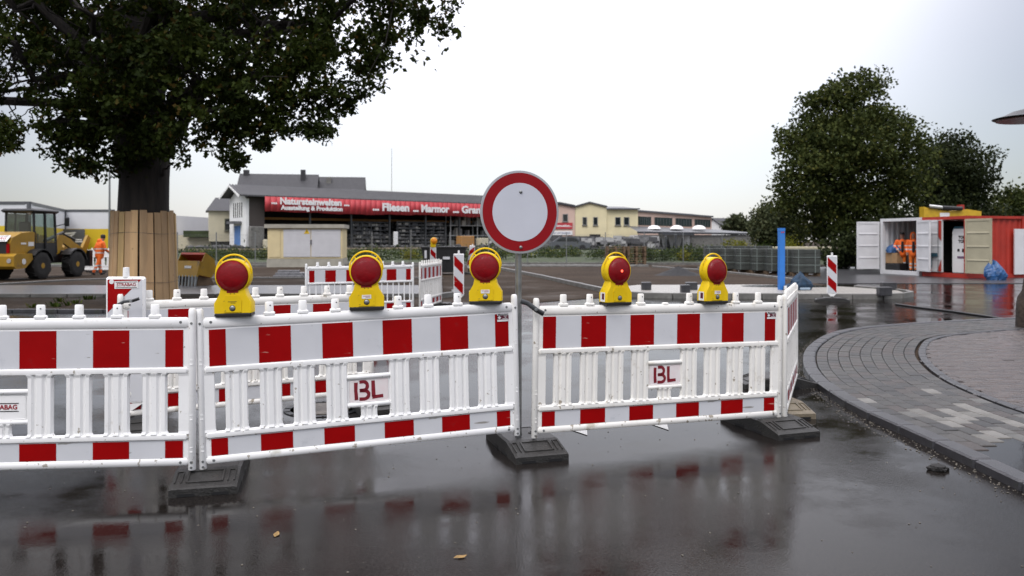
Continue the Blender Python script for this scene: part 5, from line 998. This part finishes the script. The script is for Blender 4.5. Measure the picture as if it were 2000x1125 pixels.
def cdoor(r, hinge, dirv, wd, m, z0=.22, z1=2.45, name='door'):
    ang = math.atan2(dirv[1], dirv[0]); T = tr(*hinge) @ rotz(ang); d = MB().box((wd / 2, 0, (z0 + z1) / 2), (wd, .035, z1 - z0), 0, T).build(name, m, r)
    for z in (z0 + .05, z1 - .05): MB().box((wd / 2, 0, z), (wd, .075, .09), 0, T).build('door_frame', m, d)
    for x in (.045, wd - .045): MB().box((x, 0, (z0 + z1) / 2), (.08, .072, z1 - z0 - .2), 0, T).build('door_frame', m, d)
    for k in range(1, 4): MB().prism([(-.045, -.03), (.045, -.03), (.03, .03), (-.03, .03)], .09, wd - .09, 'x', 0, T @ tr(0, 0, z0 + (z1 - z0) * k / 4)).build('rib', m, d)
    return d
cw = container('white_container', 'white site container with both end doors open and two workers inside', 0, M_CWH, M_CWH); U = Matrix.Rotation(-CYAW, 4, 'Z')
loc_dir = lambda v: (U @ Vector((*v, 0)))[:2]
MB().box((1.22, 2.82, 1.3), (2.1, .03, 2.2)).build('back_shade_sheet', M_DARKI, cw); MB().box((2.22, 1.6, 1.3), (.03, 2.4, 2.2)).build('side_shade_sheet', M_DARKI, cw)  # added near-black sheets stand in for the shade inside the container
cdoor(cw, (0, -.06, 0), (-.08, -1), 1.16, M_CWH); cdoor(cw, (2.44, -.08, 0), (.95, -.30), 1.16, M_CWH)
crd = container('red_container', 'red site container with beige door, standing right of the white one', 2.62, M_CRED, M_CRED); MB().box((1.22, 2.84, 1.3), (2.1, .03, 2.2)).build('back_shade_sheet', M_DARKI, crd); MB().box((.20, 1.5, 1.3), (.03, 2.6, 2.2)).build('side_shade_sheet', M_DARKI, crd); MB().box((2.24, 1.5, 1.3), (.03, 2.6, 2.2)).build('side_shade_sheet', M_DARKI, crd)  # dark sheets at back and sides put the interior's shade into colour
cdoor(crd, (2.44, -.08, 0), loc_dir((.35, -.94)), 1.18, M_CBEI)
ld = cdoor(crd, (.06, .0, 0), (1, 0), 1.10, M_CWH, name='closed_door')
for p in ([(.06, .25), (.06, 1.25), (.62, .25)], [(.92, .25), (1.14, .25), (1.14, .75)], [(.96, 2.42), (1.14, 2.42), (1.14, 1.55), (.96, 1.75)]): MB().prism(p, -.062, -.052).build('red_field', M_CRED, ld)
MB().tube([(1.0, -.09, .2), (1.0, -.09, 2.45)], .016, 8).build('locking_bar', M_STEEL, ld); MB().box((.72, -.08, .95), (.42, .05, .16)).box((.60, -.08, .66), (.05, .05, .5)).build('lock_handle', mat('petrol_blue', (.02, .07, .10), .5), ld)
MB().box((2.50, 2.66, 1.10), (.05, .62, 1.9)).build('side_panel', M_CWH, crd)
tl = thing('portable_toilet', 'white portable toilet cabin standing in the red container', 'toilet cabin', cpos(2.62 + 1.72, .42, .18), CYAW)
MB().prism([(-.5, 0), (.5, 0), (.5, 1.85), (.42, 2.0), (-.42, 2.0), (-.5, 1.85)], .04, 1.0).build('cabin', mat('petrol_cabin', (.02, .10, .15), .5), tl); d = MB().prism([(-.44, .05), (.44, .05), (.46, .12), (.46, 1.75), (.38, 1.90), (-.38, 1.90), (-.46, 1.75), (-.46, .12)], -.02, .035).build('door', M_PLW, tl)
text('TOI\nTOI', .17, M_TXTK, d, tr(.02, -.03, 1.45) @ FRONT, .009); MB().box((-.12, -.03, 1.0), (.10, .02, .10)).build('lock', M_BLK, d); MB().box((.14, -.03, .99), (.13, .02, .14)).build('latch', M_BLK, d); MB().box((0, -.03, .70), (.36, .01, .09)).build('print_line', mat('violet_print', (.20, .12, .2), .6), d)
M_TARP = mat('blue_plastic', (.022, .10, .27), .35, var=.25, scale=8, bump=.8, bscale=9)
def lump(name, label, loc, sz, m, cat, seed, flat=0):
    R = np.random.default_rng(seed); mb = MB(); rings = []; n = 26; ph = R.uniform(0, 6.28, 8)
    for k in range(12):
        f = k / 11; rr = (1 - f ** 2.2) ** .6 * (1.0 + .12 * math.sin(5 * f + ph[0])) + .02; row = []
        for t in np.linspace(0, 6.283, n + 1)[:-1]:
            q = 1 + .16 * math.sin(3 * t + ph[1] + 3 * f) + .12 * abs(math.sin(4 * t + ph[2] - 4 * f)) - .10 * abs(math.sin(6.5 * t + ph[3] + 5 * f)) + R.normal(0, .03)
            row.append((sz[0] * rr * q * math.cos(t) + .25 * sz[0] * f * math.cos(ph[4]), sz[1] * rr * q * math.sin(t), sz[2] * f * (1 + .12 * math.sin(2 * t + ph[5]))))
        rings.append(row)
    return tag(mb.loft(rings).build(name, m, None, False, loc), label, cat)
lump('tarpaulin_bag', 'crumpled blue plastic bag at the foot of the red container', cpos(5.3, .2, .02) + Vector((.25, -.9, 0)), (.34, .30, .72), M_TARP, 'bag', 4); lump('blue_sack', 'blue plastic sack on the cardboard box inside the white container', cpos(.52, .42, 1.02), (.38, .30, .42), M_TARP, 'bag', 5)
bxc = thing('cardboard_box', 'brown cardboard box inside the white container door', 'box', cpos(.50, .42, .52), CYAW + .1); MB().box((0, 0, .25), (.66, .5, .48)).build('carton', mat('cardboard', (.36, .22, .11), .8), bxc); MB().box((0, -.251, .25), (.08, .004, .48)).build('tape', mat('tape', (.30, .2, .1), .3), bxc)
gn = thing('tool_case', 'dark machine case under the cardboard box', 'case', cpos(.56, .42, .17), CYAW); MB().bev((0, 0, .2), (.95, .55, .34), .04).build('case', M_BLK, gn); MB().tube([(-.2, -.28, .28), (-.1, -.31, .32), (.1, -.31, .32), (.2, -.28, .28)], .014, 6).build('handle', M_DSTEEL, gn)
# --- truck loading crane showing above the red container
CM = mat('crane_yellow', (.58, .36, .02), .45, var=.1, scale=5, dirt=((.10, .06, .02), 3, .64))
ck = thing('loading_crane', 'folded yellow loading crane reaching above the container roofs', 'crane', (20.4, 40.2, 0)); zc = lambda y: CH - (y - HOR) / F * 40.2
xk = lambda x: (x - 1000) / F * 40.2 - 20.4
MB().prism([(xk(1800), zc(404)), (xk(1812), zc(408)), (xk(1850), zc(413)), (xk(1885), zc(409)), (xk(1912), zc(413)), (xk(1912), zc(428)), (xk(1800), zc(430))], -.22, .22).build('boom', CM, ck); MB().box((xk(1840), -.24, zc(421)), (.48, .02, .26)).build('label', M_LABEL, ck)
MB().tube([(xk(1808), -.3, zc(403)), (xk(1836), -.3, zc(406))], .085, 8).build('cylinder_rod', mat('chrome', (.7, .7, .7), .15, 1.), ck); MB().tube([(xk(1834), -.3, zc(406)), (xk(1872), -.3, zc(408))], .11, 8).build('cylinder', M_BLK, ck)
MB().box((xk(1876), 0, zc(400) / 2 + .5), (.22, .3, zc(400) - 1.0)).build('column', mat('crane_red', (.35, .03, .02), .5), ck); MB().box((xk(1875), .2, .8), (2.2, 2.0, 1.2)).build('chassis', M_BLK, ck)
for x in (-.6, .9):
    for y in (-.8, 1.2): MB().lathe([(.5, -.14), (.5, .14), (.3, .15), (.001, .15)], 16, 0, tr(xk(1875) + x, y, .5), 'y').build('wheel', M_BLK, ck)
# ------------------------------------------------------------------ wheel loader
M_LY = mat('loader_yellow', (.36, .20, .006), .45, var=.12, scale=3, dirt=((.13, .085, .04), 2.5, .56)); M_TYRE = mat('tyre_rubber', (.016, .015, .014), .8, var=.3, scale=6, bump=.3); M_CABG = mat('cab_glass', (.05, .07, .07), .08, var=.2)
def glass(name, tint):
    m = bpy.data.materials.new(name); m.use_nodes = True; t = m.node_tree; b = t.nodes['Principled BSDF']; tp_ = t.nodes.new('ShaderNodeBsdfTransparent'); tp_.inputs[0].default_value = (*tint, 1); gl = t.nodes.new('ShaderNodeBsdfGlossy'); gl.inputs['Roughness'].default_value = .05
    fr = t.nodes.new('ShaderNodeFresnel'); ms = t.nodes.new('ShaderNodeMixShader'); t.links.new(fr.outputs[0], ms.inputs[0]); t.links.new(tp_.outputs[0], ms.inputs[1]); t.links.new(gl.outputs[0], ms.inputs[2]); t.links.new(ms.outputs[0], t.nodes['Material Output'].inputs[0]); t.nodes.remove(b); return m
M_CLEAR = glass('tinted_cab_glass', (.62, .70, .66))
ldr = thing('wheel_loader', 'yellow compact wheel loader parked at the left edge, seen from behind', 'wheel loader', (-19.25, 31.0, .07), math.radians(90 - 4))
# local x = forward, y = left, z = up; rear axle at x = 0
def wheel(x, y):
    w_ = MB().lathe([(.30, -.2), (.44, -.215), (.52, -.17), (.535, 0), (.52, .17), (.44, .215), (.30, .2)], 26, 0, tr(x, y, .535), 'y').build('wheel', M_TYRE, ldr, True); s_ = -1 if y < 0 else 1
    MB().lathe([(.30, s_ * .10), (.29, s_ * .19), (.24, s_ * .12), (.12, s_ * .13), (.11, s_ * .20), (.001, s_ * .205)], 20, 0, tr(x, y, .535), 'y').build('rim', M_LY, w_, True); mb = MB()
    for k in range(18): mb.box((0, 0, 0), (.07, .36, .05), 0, tr(x, y, .535) @ Matrix.Rotation(k * 2 * math.pi / 18, 4, 'Y') @ tr(0, 0, .535) @ rotz(.35 * (1 if k % 2 else -1)))
    stuff(mb.build('tread', M_TYRE, w_))
for x in (0, 2.2):
    for y in (-.78, .78): wheel(x, y)
MB().prism([(-1.35, .78), (-1.35, 1.42), (-1.22, 1.62), (-.75, 1.80), (-.1, 1.86), (.25, 1.78), (.25, .72)], -.62, .62).build('engine_hood', M_LY, ldr)
MB().prism([(-1.38, 1.0), (-1.38, 1.44), (-1.30, 1.52), (-1.2, 1.52), (-1.2, 1.0)], -.50, .50).build('grille', M_BLK, ldr); MB().prism([(-1.55, .55), (-1.55, .92), (-1.40, 1.02), (-.55, 1.02), (-.50, .80), (-.9, .48), (-1.45, .45)], -.92, .92).build('counterweight', M_LY, ldr)
for y in (-.72, .72): MB().lathe([(.09, -1.555), (.08, -1.57), (.001, -1.572)], 12, 0, tr(0, y, .75), 'x').build('tail_lamp', mat('pale_lamp', (.45, .42, .42), .3), ldr)
for y in (-.56, .56): MB().box((-1.385, y, 1.22), (.01, .12, .36)).build('warning_stripe', M_RED, ldr)
T = tr(-1.33, -.05, 1.60) @ rotz(-math.pi / 2) @ Matrix.Rotation(math.radians(-48), 4, 'X'); strabag(ldr, T @ tr(0, -.01, -.02), .15)
MB().box((-.2, -.626, 1.38), (.32, .01, .16)).build('side_label', M_LABEL, ldr); MB().box((-.62, -.626, 1.4), (.28, .01, .07)).build('model_print', M_LABEL, ldr); MB().lathe([(.11, 0), (.11, -.012), (.001, -.013)], 14, 0, tr(-1.02, -.92, .72), 'y').build('speed_disc', M_LABEL, ldr)
MB().box((.7, 0, .95), (1.1, 1.1, .5)).build('frame', M_BLK, ldr); MB().box((1.9, 0, .85), (1.4, .8, .5)).build('front_frame', M_BLK, ldr)
cb = MB()
for x, y in ((.05, -.60), (.05, .60), (.62, -.66), (.62, .66), (1.32, -.62), (1.32, .62)): cb.tube([(x, y, 1.0), (x - .04 if x > 1 else x, y * .93, 2.62)], .055, 6)
stuff(cb.build('cab_pillars', M_BLK, ldr)); MB().bev((.66, 0, 2.68), (1.62, 1.36, .16), .06).build('cab_roof', M_BLK, ldr); MB().box((.68, 0, 1.15), (1.3, 1.28, .55)).build('cab_base', M_BLK, ldr)
for nm, vs in (('rear_window', [(.02, -.56, 1.75), (.02, .56, 1.75), (.03, .53, 2.58), (.03, -.53, 2.58)]), ('side_window', [(.10, -.64, 1.45), (1.28, -.64, 1.45), (1.24, -.59, 2.58), (.10, -.59, 2.58)]), ('side_window', [(.10, .64, 1.45), (1.28, .64, 1.45), (1.24, .59, 2.58), (.10, .59, 2.58)]), ('windscreen', [(1.36, -.56, 1.4), (1.36, .56, 1.4), (1.30, .53, 2.58), (1.30, -.53, 2.58)])): MB().add(vs, [(0, 1, 2, 3)]).build(nm, M_CLEAR, ldr)
MB().bev((.55, 0, 1.62), (.5, .5, .16), .05).bev((.32, 0, 1.95), (.14, .48, .62), .05).build('seat', M_BLK, ldr); MB().tube([(1.0, 0, 1.3), (.92, 0, 1.9)], .04, 6).build('steering_column', M_BLK, ldr)
for s_ in (-1, 1): MB().tube([(1.38, s_ * .58, 2.1), (1.55, s_ * .86, 2.2)], .02, 6).build('mirror_arm', M_BLK, ldr); MB().bev((1.56, s_ * .92, 2.28), (.08, .2, .36), .03).build('mirror', M_BLK, ldr)
MB().lathe([(.09, 0), (.10, -.05), (.001, -.06)], 12, 0, tr(-.02, -.42, 2.62) @ rotz(math.pi / 2), 'y').build('work_lamp', mat('lamp_glass', (.5, .5, .5), .2), ldr)
for x in (0, 2.2):
    for s_ in (-1, 1): MB().loft([[(x + .66 * math.cos(t), s_ * .58 + k, .56 + .64 * math.sin(t)) for k in (0, .42 * s_)] + [(x + .61 * math.cos(t), s_ * .58 + k, .56 + .59 * math.sin(t)) for k in (.42 * s_, 0)] for t in np.linspace(.25, 2.5, 9)]).build('mudguard', M_BLK, ldr)
for s_ in (-1, 1): MB().prism([(1.45, 1.35), (1.75, 1.75), (2.1, 1.72), (3.3, 1.20), (3.7, 1.75), (3.9, 1.62), (3.55, .95), (3.25, .85), (2.0, 1.42), (1.75, 1.0), (1.45, .9)], s_ * .42 - .06, s_ * .42 + .06).build('lift_arm', M_LY, ldr)
MB().tube([(1.5, 0, 1.5), (2.7, 0, 1.85)], .07, 8).tube([(2.6, 0, 1.83), (3.5, 0, 1.55)], .05, 8).build('tilt_cylinder', M_BLK, ldr); MB().box((3.75, 0, .75), (.18, 1.2, .7)).build('quick_hitch', M_BLK, ldr)
for y in (-.4, .4): MB().box((4.3, y, .16), (1.1, .12, .06)).build('fork', M_BLK, ldr)
# --- bucket lying behind the trunk
bk = thing('loader_bucket', 'yellow and red toothed bucket lying right of the planked trunk', 'bucket', gr(368, 561, .07), math.radians(62)); M_BR = mat('bucket_red', (.42, .05, .025), .5, var=.2, scale=5)
MB().prism([(-.10, .42), (.42, .30), (.62, .55), (.55, .90), (.20, 1.12), (.16, 1.06), (.48, .86), (.54, .56), (.38, .38), (-.10, .48)], -.55, .55).build('shell', M_BR, bk)
for y in (-.575, .55): MB().prism([(-.10, .42), (.42, .30), (.62, .55), (.55, .90), (.20, 1.12), (.05, .85)], y, y + .025).build('side_plate', M_LY, bk)
MB().prism([(-.16, .36), (-.09, .36), (.02, .84), (-.03, .86)], -.57, .57).build('lip_plate', M_LY, bk); MB().box((-.12, -.1, .66), (.02, .3, .08), 0, tr(.02, 0, 0)).build('label', M_LABEL, bk)
for k in range(8): MB().prism([(-.20, .02), (-.16, .02), (-.08, .40), (-.16, .40)], -.54 + k * .148, -.49 + k * .148).build('tooth', M_STEEL, bk)
MB().prism([(.0, .0), (.75, .0), (.45, .42), (.10, .40)], -.40, .40).build('cradle', M_WOOD, bk)
# ------------------------------------------------------------------ transformer cabinet
M_TC = mat('cream_cabinet', (.68, .57, .33), .6, var=.06, scale=2); M_TG = mat('grey_plinth', (.40, .38, .32), .8, var=.12, scale=3); M_TD = mat('grey_cabinet_door', (.58, .58, .60), .5, var=.05, scale=2)
Yc = 45.0; p0 = at(553, 0, Yc); kx = lambda x: (x - 553) / F * Yc; kz = lambda y: CH - (y - HOR) / F * Yc
Mc, Lc = wall_frame((p0.x, Yc), (p0.x + kx(666), Yc + .35)); tcb = thing('transformer_cabinet', 'cream transformer cabinet with two grey doors and warning triangle', 'cabinet', M=Mc)
dpt = 2.6; vx = .50
skew = lambda poly: poly
body = lambda x0, x1, y0, y1, z0, z1, m_, nm, par: MB().box(((x0 + x1) / 2, (y0 + y1) / 2, (z0 + z1) / 2), (x1 - x0, y1 - y0, z1 - z0)).build(nm, m_, par)
x_ = -.92
body(x_ + .06, Lc, 0, dpt, kz(505), kz(446), M_TC, 'housing', tcb); body(x_ + .02, Lc + .04, -.03, dpt + .03, .06, kz(505.5), M_TG, 'plinth', tcb); body(x_ - .1, Lc + .12, -.14, dpt + .1, kz(445.5), kz(438), M_TG, 'lid', tcb)
for xa, xb in ((0.02, Lc * .46), (Lc * .475, Lc - .1)):
    d_ = body(xa, xb, -.035, -.004, kz(502), kz(448), M_TD, 'door', tcb)
    mbv = MB()
    for k in range(9): mbv.box(((xa + xb) / 2, -.038, kz(500) + (kz(450) - kz(500)) * k / 8), (xb - xa - .1, .006, .02))
    stuff(mbv.build('louvre', M_TD, d_))
body(x_ + .16, -.16, -.03, -.004, kz(502), kz(449), M_TC, 'corner_panel', tcb)
body(x_ + .02, x_ + .058, .4, dpt - .4, kz(502), kz(449), M_TD, 'side_door', tcb)
d_ = MB().box((Lc * .47, -.05, kz(473)), (.06, .05, .26)).build('door_handle', M_BLK, tcb); ws_ = MB().prism([(Lc * .40 - .16, kz(456.5)), (Lc * .40 + .16, kz(456.5)), (Lc * .40, kz(446.5))], -.05, -.037).build('warning_sign', mat('warning_yellow', (.75, .50, .01), .5), tcb); MB().prism([(Lc * .40 - .02, kz(455)), (Lc * .40 + .05, kz(451.5)), (Lc * .40 + .01, kz(451.5)), (Lc * .40 + .03, kz(449)), (Lc * .40 - .04, kz(452.5)), (Lc * .40, kz(452.5))], -.056, -.051).build('flash_mark', M_TXTK, ws_)
# ------------------------------------------------------------------ skip, pallets, pile, post, trailer
sk = thing('black_skip', 'black open skip behind the amber lamp beacon', 'skip', gr(868, 536), math.radians(4)); ss = 1.0
MB().prism([(-.85, .12), (.80, .12), (1.02, 1.25), (-1.05, 1.25)], -.6, .6).build('body', M_BLK, sk)
for x in (-.6, 0, .6): MB().prism([(-.05, .16), (.05, .16), (.05, 1.15), (-.05, 1.15)], -.66, -.6, 'y', 0, tr(x, 0, 0)).build('rib', M_BLK, sk)
MB().box((0, 0, 1.27), (2.16, 1.3, .07)).build('rim', M_BLK, sk); MB().box((-.85, -.64, .95), (.10, .03, .36)).build('reflector', M_FOIL, sk); MB().box((.1, -.67, .78), (.32, .03, .12)).build('type_plate', M_FOIL, sk)
def euro(mb, z, M=None):
    for k in range(5): mb.box((0, -.33 + k * .165, z + .13), (1.2, .12, .022), 0, M)
    for y in (-.34, 0, .34):
        mb.box((0, y, z + .01), (1.2, .10, .02), 0, M)
        for x in (-.52, 0, .52): mb.box((x, y, z + .07), (.14, .10, .09), 0, M)
euro_m = None
pm_ = MB(); euro(pm_, 0); euro_mesh = pm_.mesh('pallet', M_WOOD); base = gr(1224, 519)
for s_, n_, nm in ((0, 8, 'left'), (1.3, 8, 'right')):
    for k in range(n_):
        o = link('wooden_pallet', euro_mesh, None, base + Vector((-.72 + s_, random.uniform(-.04, .04), .06 + k * .145))); o.rotation_euler = (0, 0, random.uniform(-.05, .05)); stuff(o) if False else None
        tag(o, 'wooden pallet in the %s of two pallet stacks, number %s from the ground' % (nm, ('one', 'two', 'three', 'four', 'five', 'six', 'seven', 'eight')[k]), 'pallet', 'stacked wooden pallets by the kerb')
M_SB = mat('grey_green_stone', (.055, .062, .055), .7, var=.25, scale=3, bump=.3); M_BAND = mat('packing_band', (.17, .20, .185), .5)
def stonepal(label, loc, rz, h=1.0, w_=1.15):
    r = thing('stone_pallet', label, 'stone pallet', loc, rz, 'pallets of paving stones'); link('pallet', euro_mesh, r)
    n = 5; bm_ = MB().bev((0, 0, 0), (w_, 1.0, h / n - .006), .012).mesh('stone_layer', M_SB)
    for k in range(n): link('stone_layer', bm_, r, (0, 0, .15 + h / n * (k + .5)))
    for x in (-.35, .35): MB().box((x, 0, .15 + h / 2), (.03, 1.016, h + .012)).build('band', M_BAND, r)
    for z in (.33, .66): MB().box((0, 0, .15 + h * z), (w_ + .016, 1.012, .025)).build('band', M_BAND, r)
words = ('first', 'second', 'third', 'fourth', 'fifth', 'sixth', 'seventh')
for i, (x, y) in enumerate(((1398, 530), (1428, 531), (1458, 532.5), (1490, 534), (1519, 535.5), (1549, 537), (1571, 538.5))):
    stonepal('banded pallet of grey paving stones, %s from the left in the row' % words[i], gr(x, y, .03), math.radians(-8), 1.02, 1.12)
for i, (x, y) in enumerate(((1395, 522), (1440, 523), (1485, 524))): stonepal('banded stone pallet in the rear row, %s from the left' % words[i], gr(x, y, .03), math.radians(-8), 1.1)
def pile(name, label, x, y, w_, h, m):
    p = gr(x, y, .05); mb = MB(); n = 20; rings = []
    R = np.random.default_rng(5)
    for k in range(7): f = k / 6; rings.append([(w_ * (1 - f) * math.cos(t) * R.uniform(.92, 1.08) + .001, w_ * .8 * (1 - f) * math.sin(t) * R.uniform(.92, 1.08), h * f ** 1.15 * R.uniform(.95, 1.03)) for t in np.linspace(0, 6.283, n + 1)[:-1]])
    return tag(mb.loft(rings).build(name, m, None, True, p), label, 'pile')
pile('gravel_pile', 'small dark pile of gravel on the gravel bed', 1325, 538, 1.05, .42, mat('black_gravel', (.022, .022, .024), .8, var=.4, scale=20, bump=1., bscale=30))
bp = thing('blue_post', 'bright blue square post standing on the pale island', 'post', gr(1526, 566, .11), math.radians(8)); M_BP = mat('bright_blue', (.035, .20, .62), .45, var=.06)
MB().box((0, 0, .88), (.155, .155, 1.76)).build('shaft', M_BP, bp); MB().box((0, 0, 1.80), (.165, .165, .09)).build('cap', M_BP, bp); MB().box((-.03, -.084, 1.72), (.04, .004, .04)).box((.03, -.084, 1.72), (.04, .004, .04)).build('mark', M_BANNER, bp)
M_NBLUE = mat('dark_blue_cloth', (.015, .05, .10), .7, var=.3, scale=8, bump=.6, bscale=10)
bag = thing('dark_blue_bag', 'dark blue crumpled bag with pale trim beside the blue post', 'bag', gr(1560, 566, .116))
for q, sz in (((.1, .1, 0), (.28, .24, .50)), ((-.28, -.05, 0), (.24, .2, .20))):
    o = lump('x', 'x', q, sz, M_NBLUE, 'x', 8 + int(q[0] * 10)); o.parent = bag; o.name = 'fold'; del o['label'], o['category']
MB().box((-.46, -.18, .07), (.06, .08, .12)).build('pale_trim', M_PLW, bag); MB().box((.10, -.24, .05), (.3, .03, .06)).build('pale_strip', mat('pale_blue', (.35, .45, .55), .6), bag)
trl = thing('flat_trailer', 'low white flatbed trailer parked before the tall tree', 'trailer', gr(1572, 512), 0); MB().bev((-.3, 0, .95), (4.4, 1.6, .36), .03).build('bed', mat('cream_trailer', (.55, .50, .36), .6, var=.1), trl); MB().box((1.2, 0, .62), (2.2, 1.4, .24)).build('chassis', M_BLK, trl)
for x in (-.1, .9): w__ = MB().lathe([(.36, -.12), (.36, .12), (.2, .13), (.001, .13)], 16, 0, tr(x, -.75, .36), 'y').build('wheel', M_BLK, trl)
for x in (1.3, 1.6): MB().box((x, -.72, .62), (.12, .04, .12)).build('tail_lamp', M_PLW, trl)
for i, (x, y, w_, lb) in enumerate(((1262, 566, .28, 'grey concrete block on the pale island, left one'), (1350, 566, .34, 'taller grey concrete block on the pale island near the right lamps'), (1338, 572, .25, 'low grey concrete block beside the taller one on the island'), (1735, 566, .42, 'dark concrete block at the rear of the island tip'), (1727, 577, .34, 'dark concrete block at the front of the island tip'))):
    o = MB().bev((0, 0, .11), (w_, .22, .24), .015).build('concrete_block', M_KERB, None, loc=gr(x, y, .11)); tag(o, lb, 'block', 'loose concrete blocks on the island')
ps = thing('paver_stack', 'low stack of grey pavers left of the round bar panel', 'paver stack', gr(574, 541, .07)); pvm = MB().bev((0, 0, 0), (.28, .28, .09), .008).mesh('paver', mat('stack_paver', (.22, .22, .23), .6, var=.15))
for i in range(5):
    for j in range(3):
        for k in range(1 + (j > 0) + (i < 3 and j > 1)): link('paver', pvm, ps, (-.6 + i * .3 + random.uniform(-.01, .01), -.3 + j * .3, .045 + k * .092))
# ------------------------------------------------------------------ lamp post at the right edge
lpo = thing('lamp_post', 'lamp post with dark hat shaped lamp, cut by the right picture edge', 'lamp post', (9.12, 14.0, .0)); M_LP = mat('dark_lamp_paint', (.03, .03, .033), .4, .3)
MB().lathe([(.075, .0), (.07, 1.0), (.06, 3.75), (.05, 4.0)], 14).build('pole', M_LP, lpo, True)
M_STUMP = mat('mossy_bark', (.055, .04, .030), .9, col2=(.02, .014, .012), scale=8, bump=1., bscale=18, dirt=((.10, .11, .02), 2.2, .56))
MB().lathe([(.21, .0), (.205, .25), (.20, .44), (.18, .58), (.11, .70), (.078, .95)], 16).build('base_sleeve', M_STUMP, lpo, True)
MB().lathe([(.10, 3.79), (.56, 3.73), (.57, 3.74), (.40, 3.79), (.26, 3.86), (.10, 3.90), (.001, 3.91)], 28).build('lamp_hat', M_LP, lpo, True); MB().lathe([(.52, 3.715), (.51, 3.70), (.001, 3.695)], 24).build('lamp_glass', mat('dull_lamp_glass', (.12, .05, .04), .3), lpo, True)
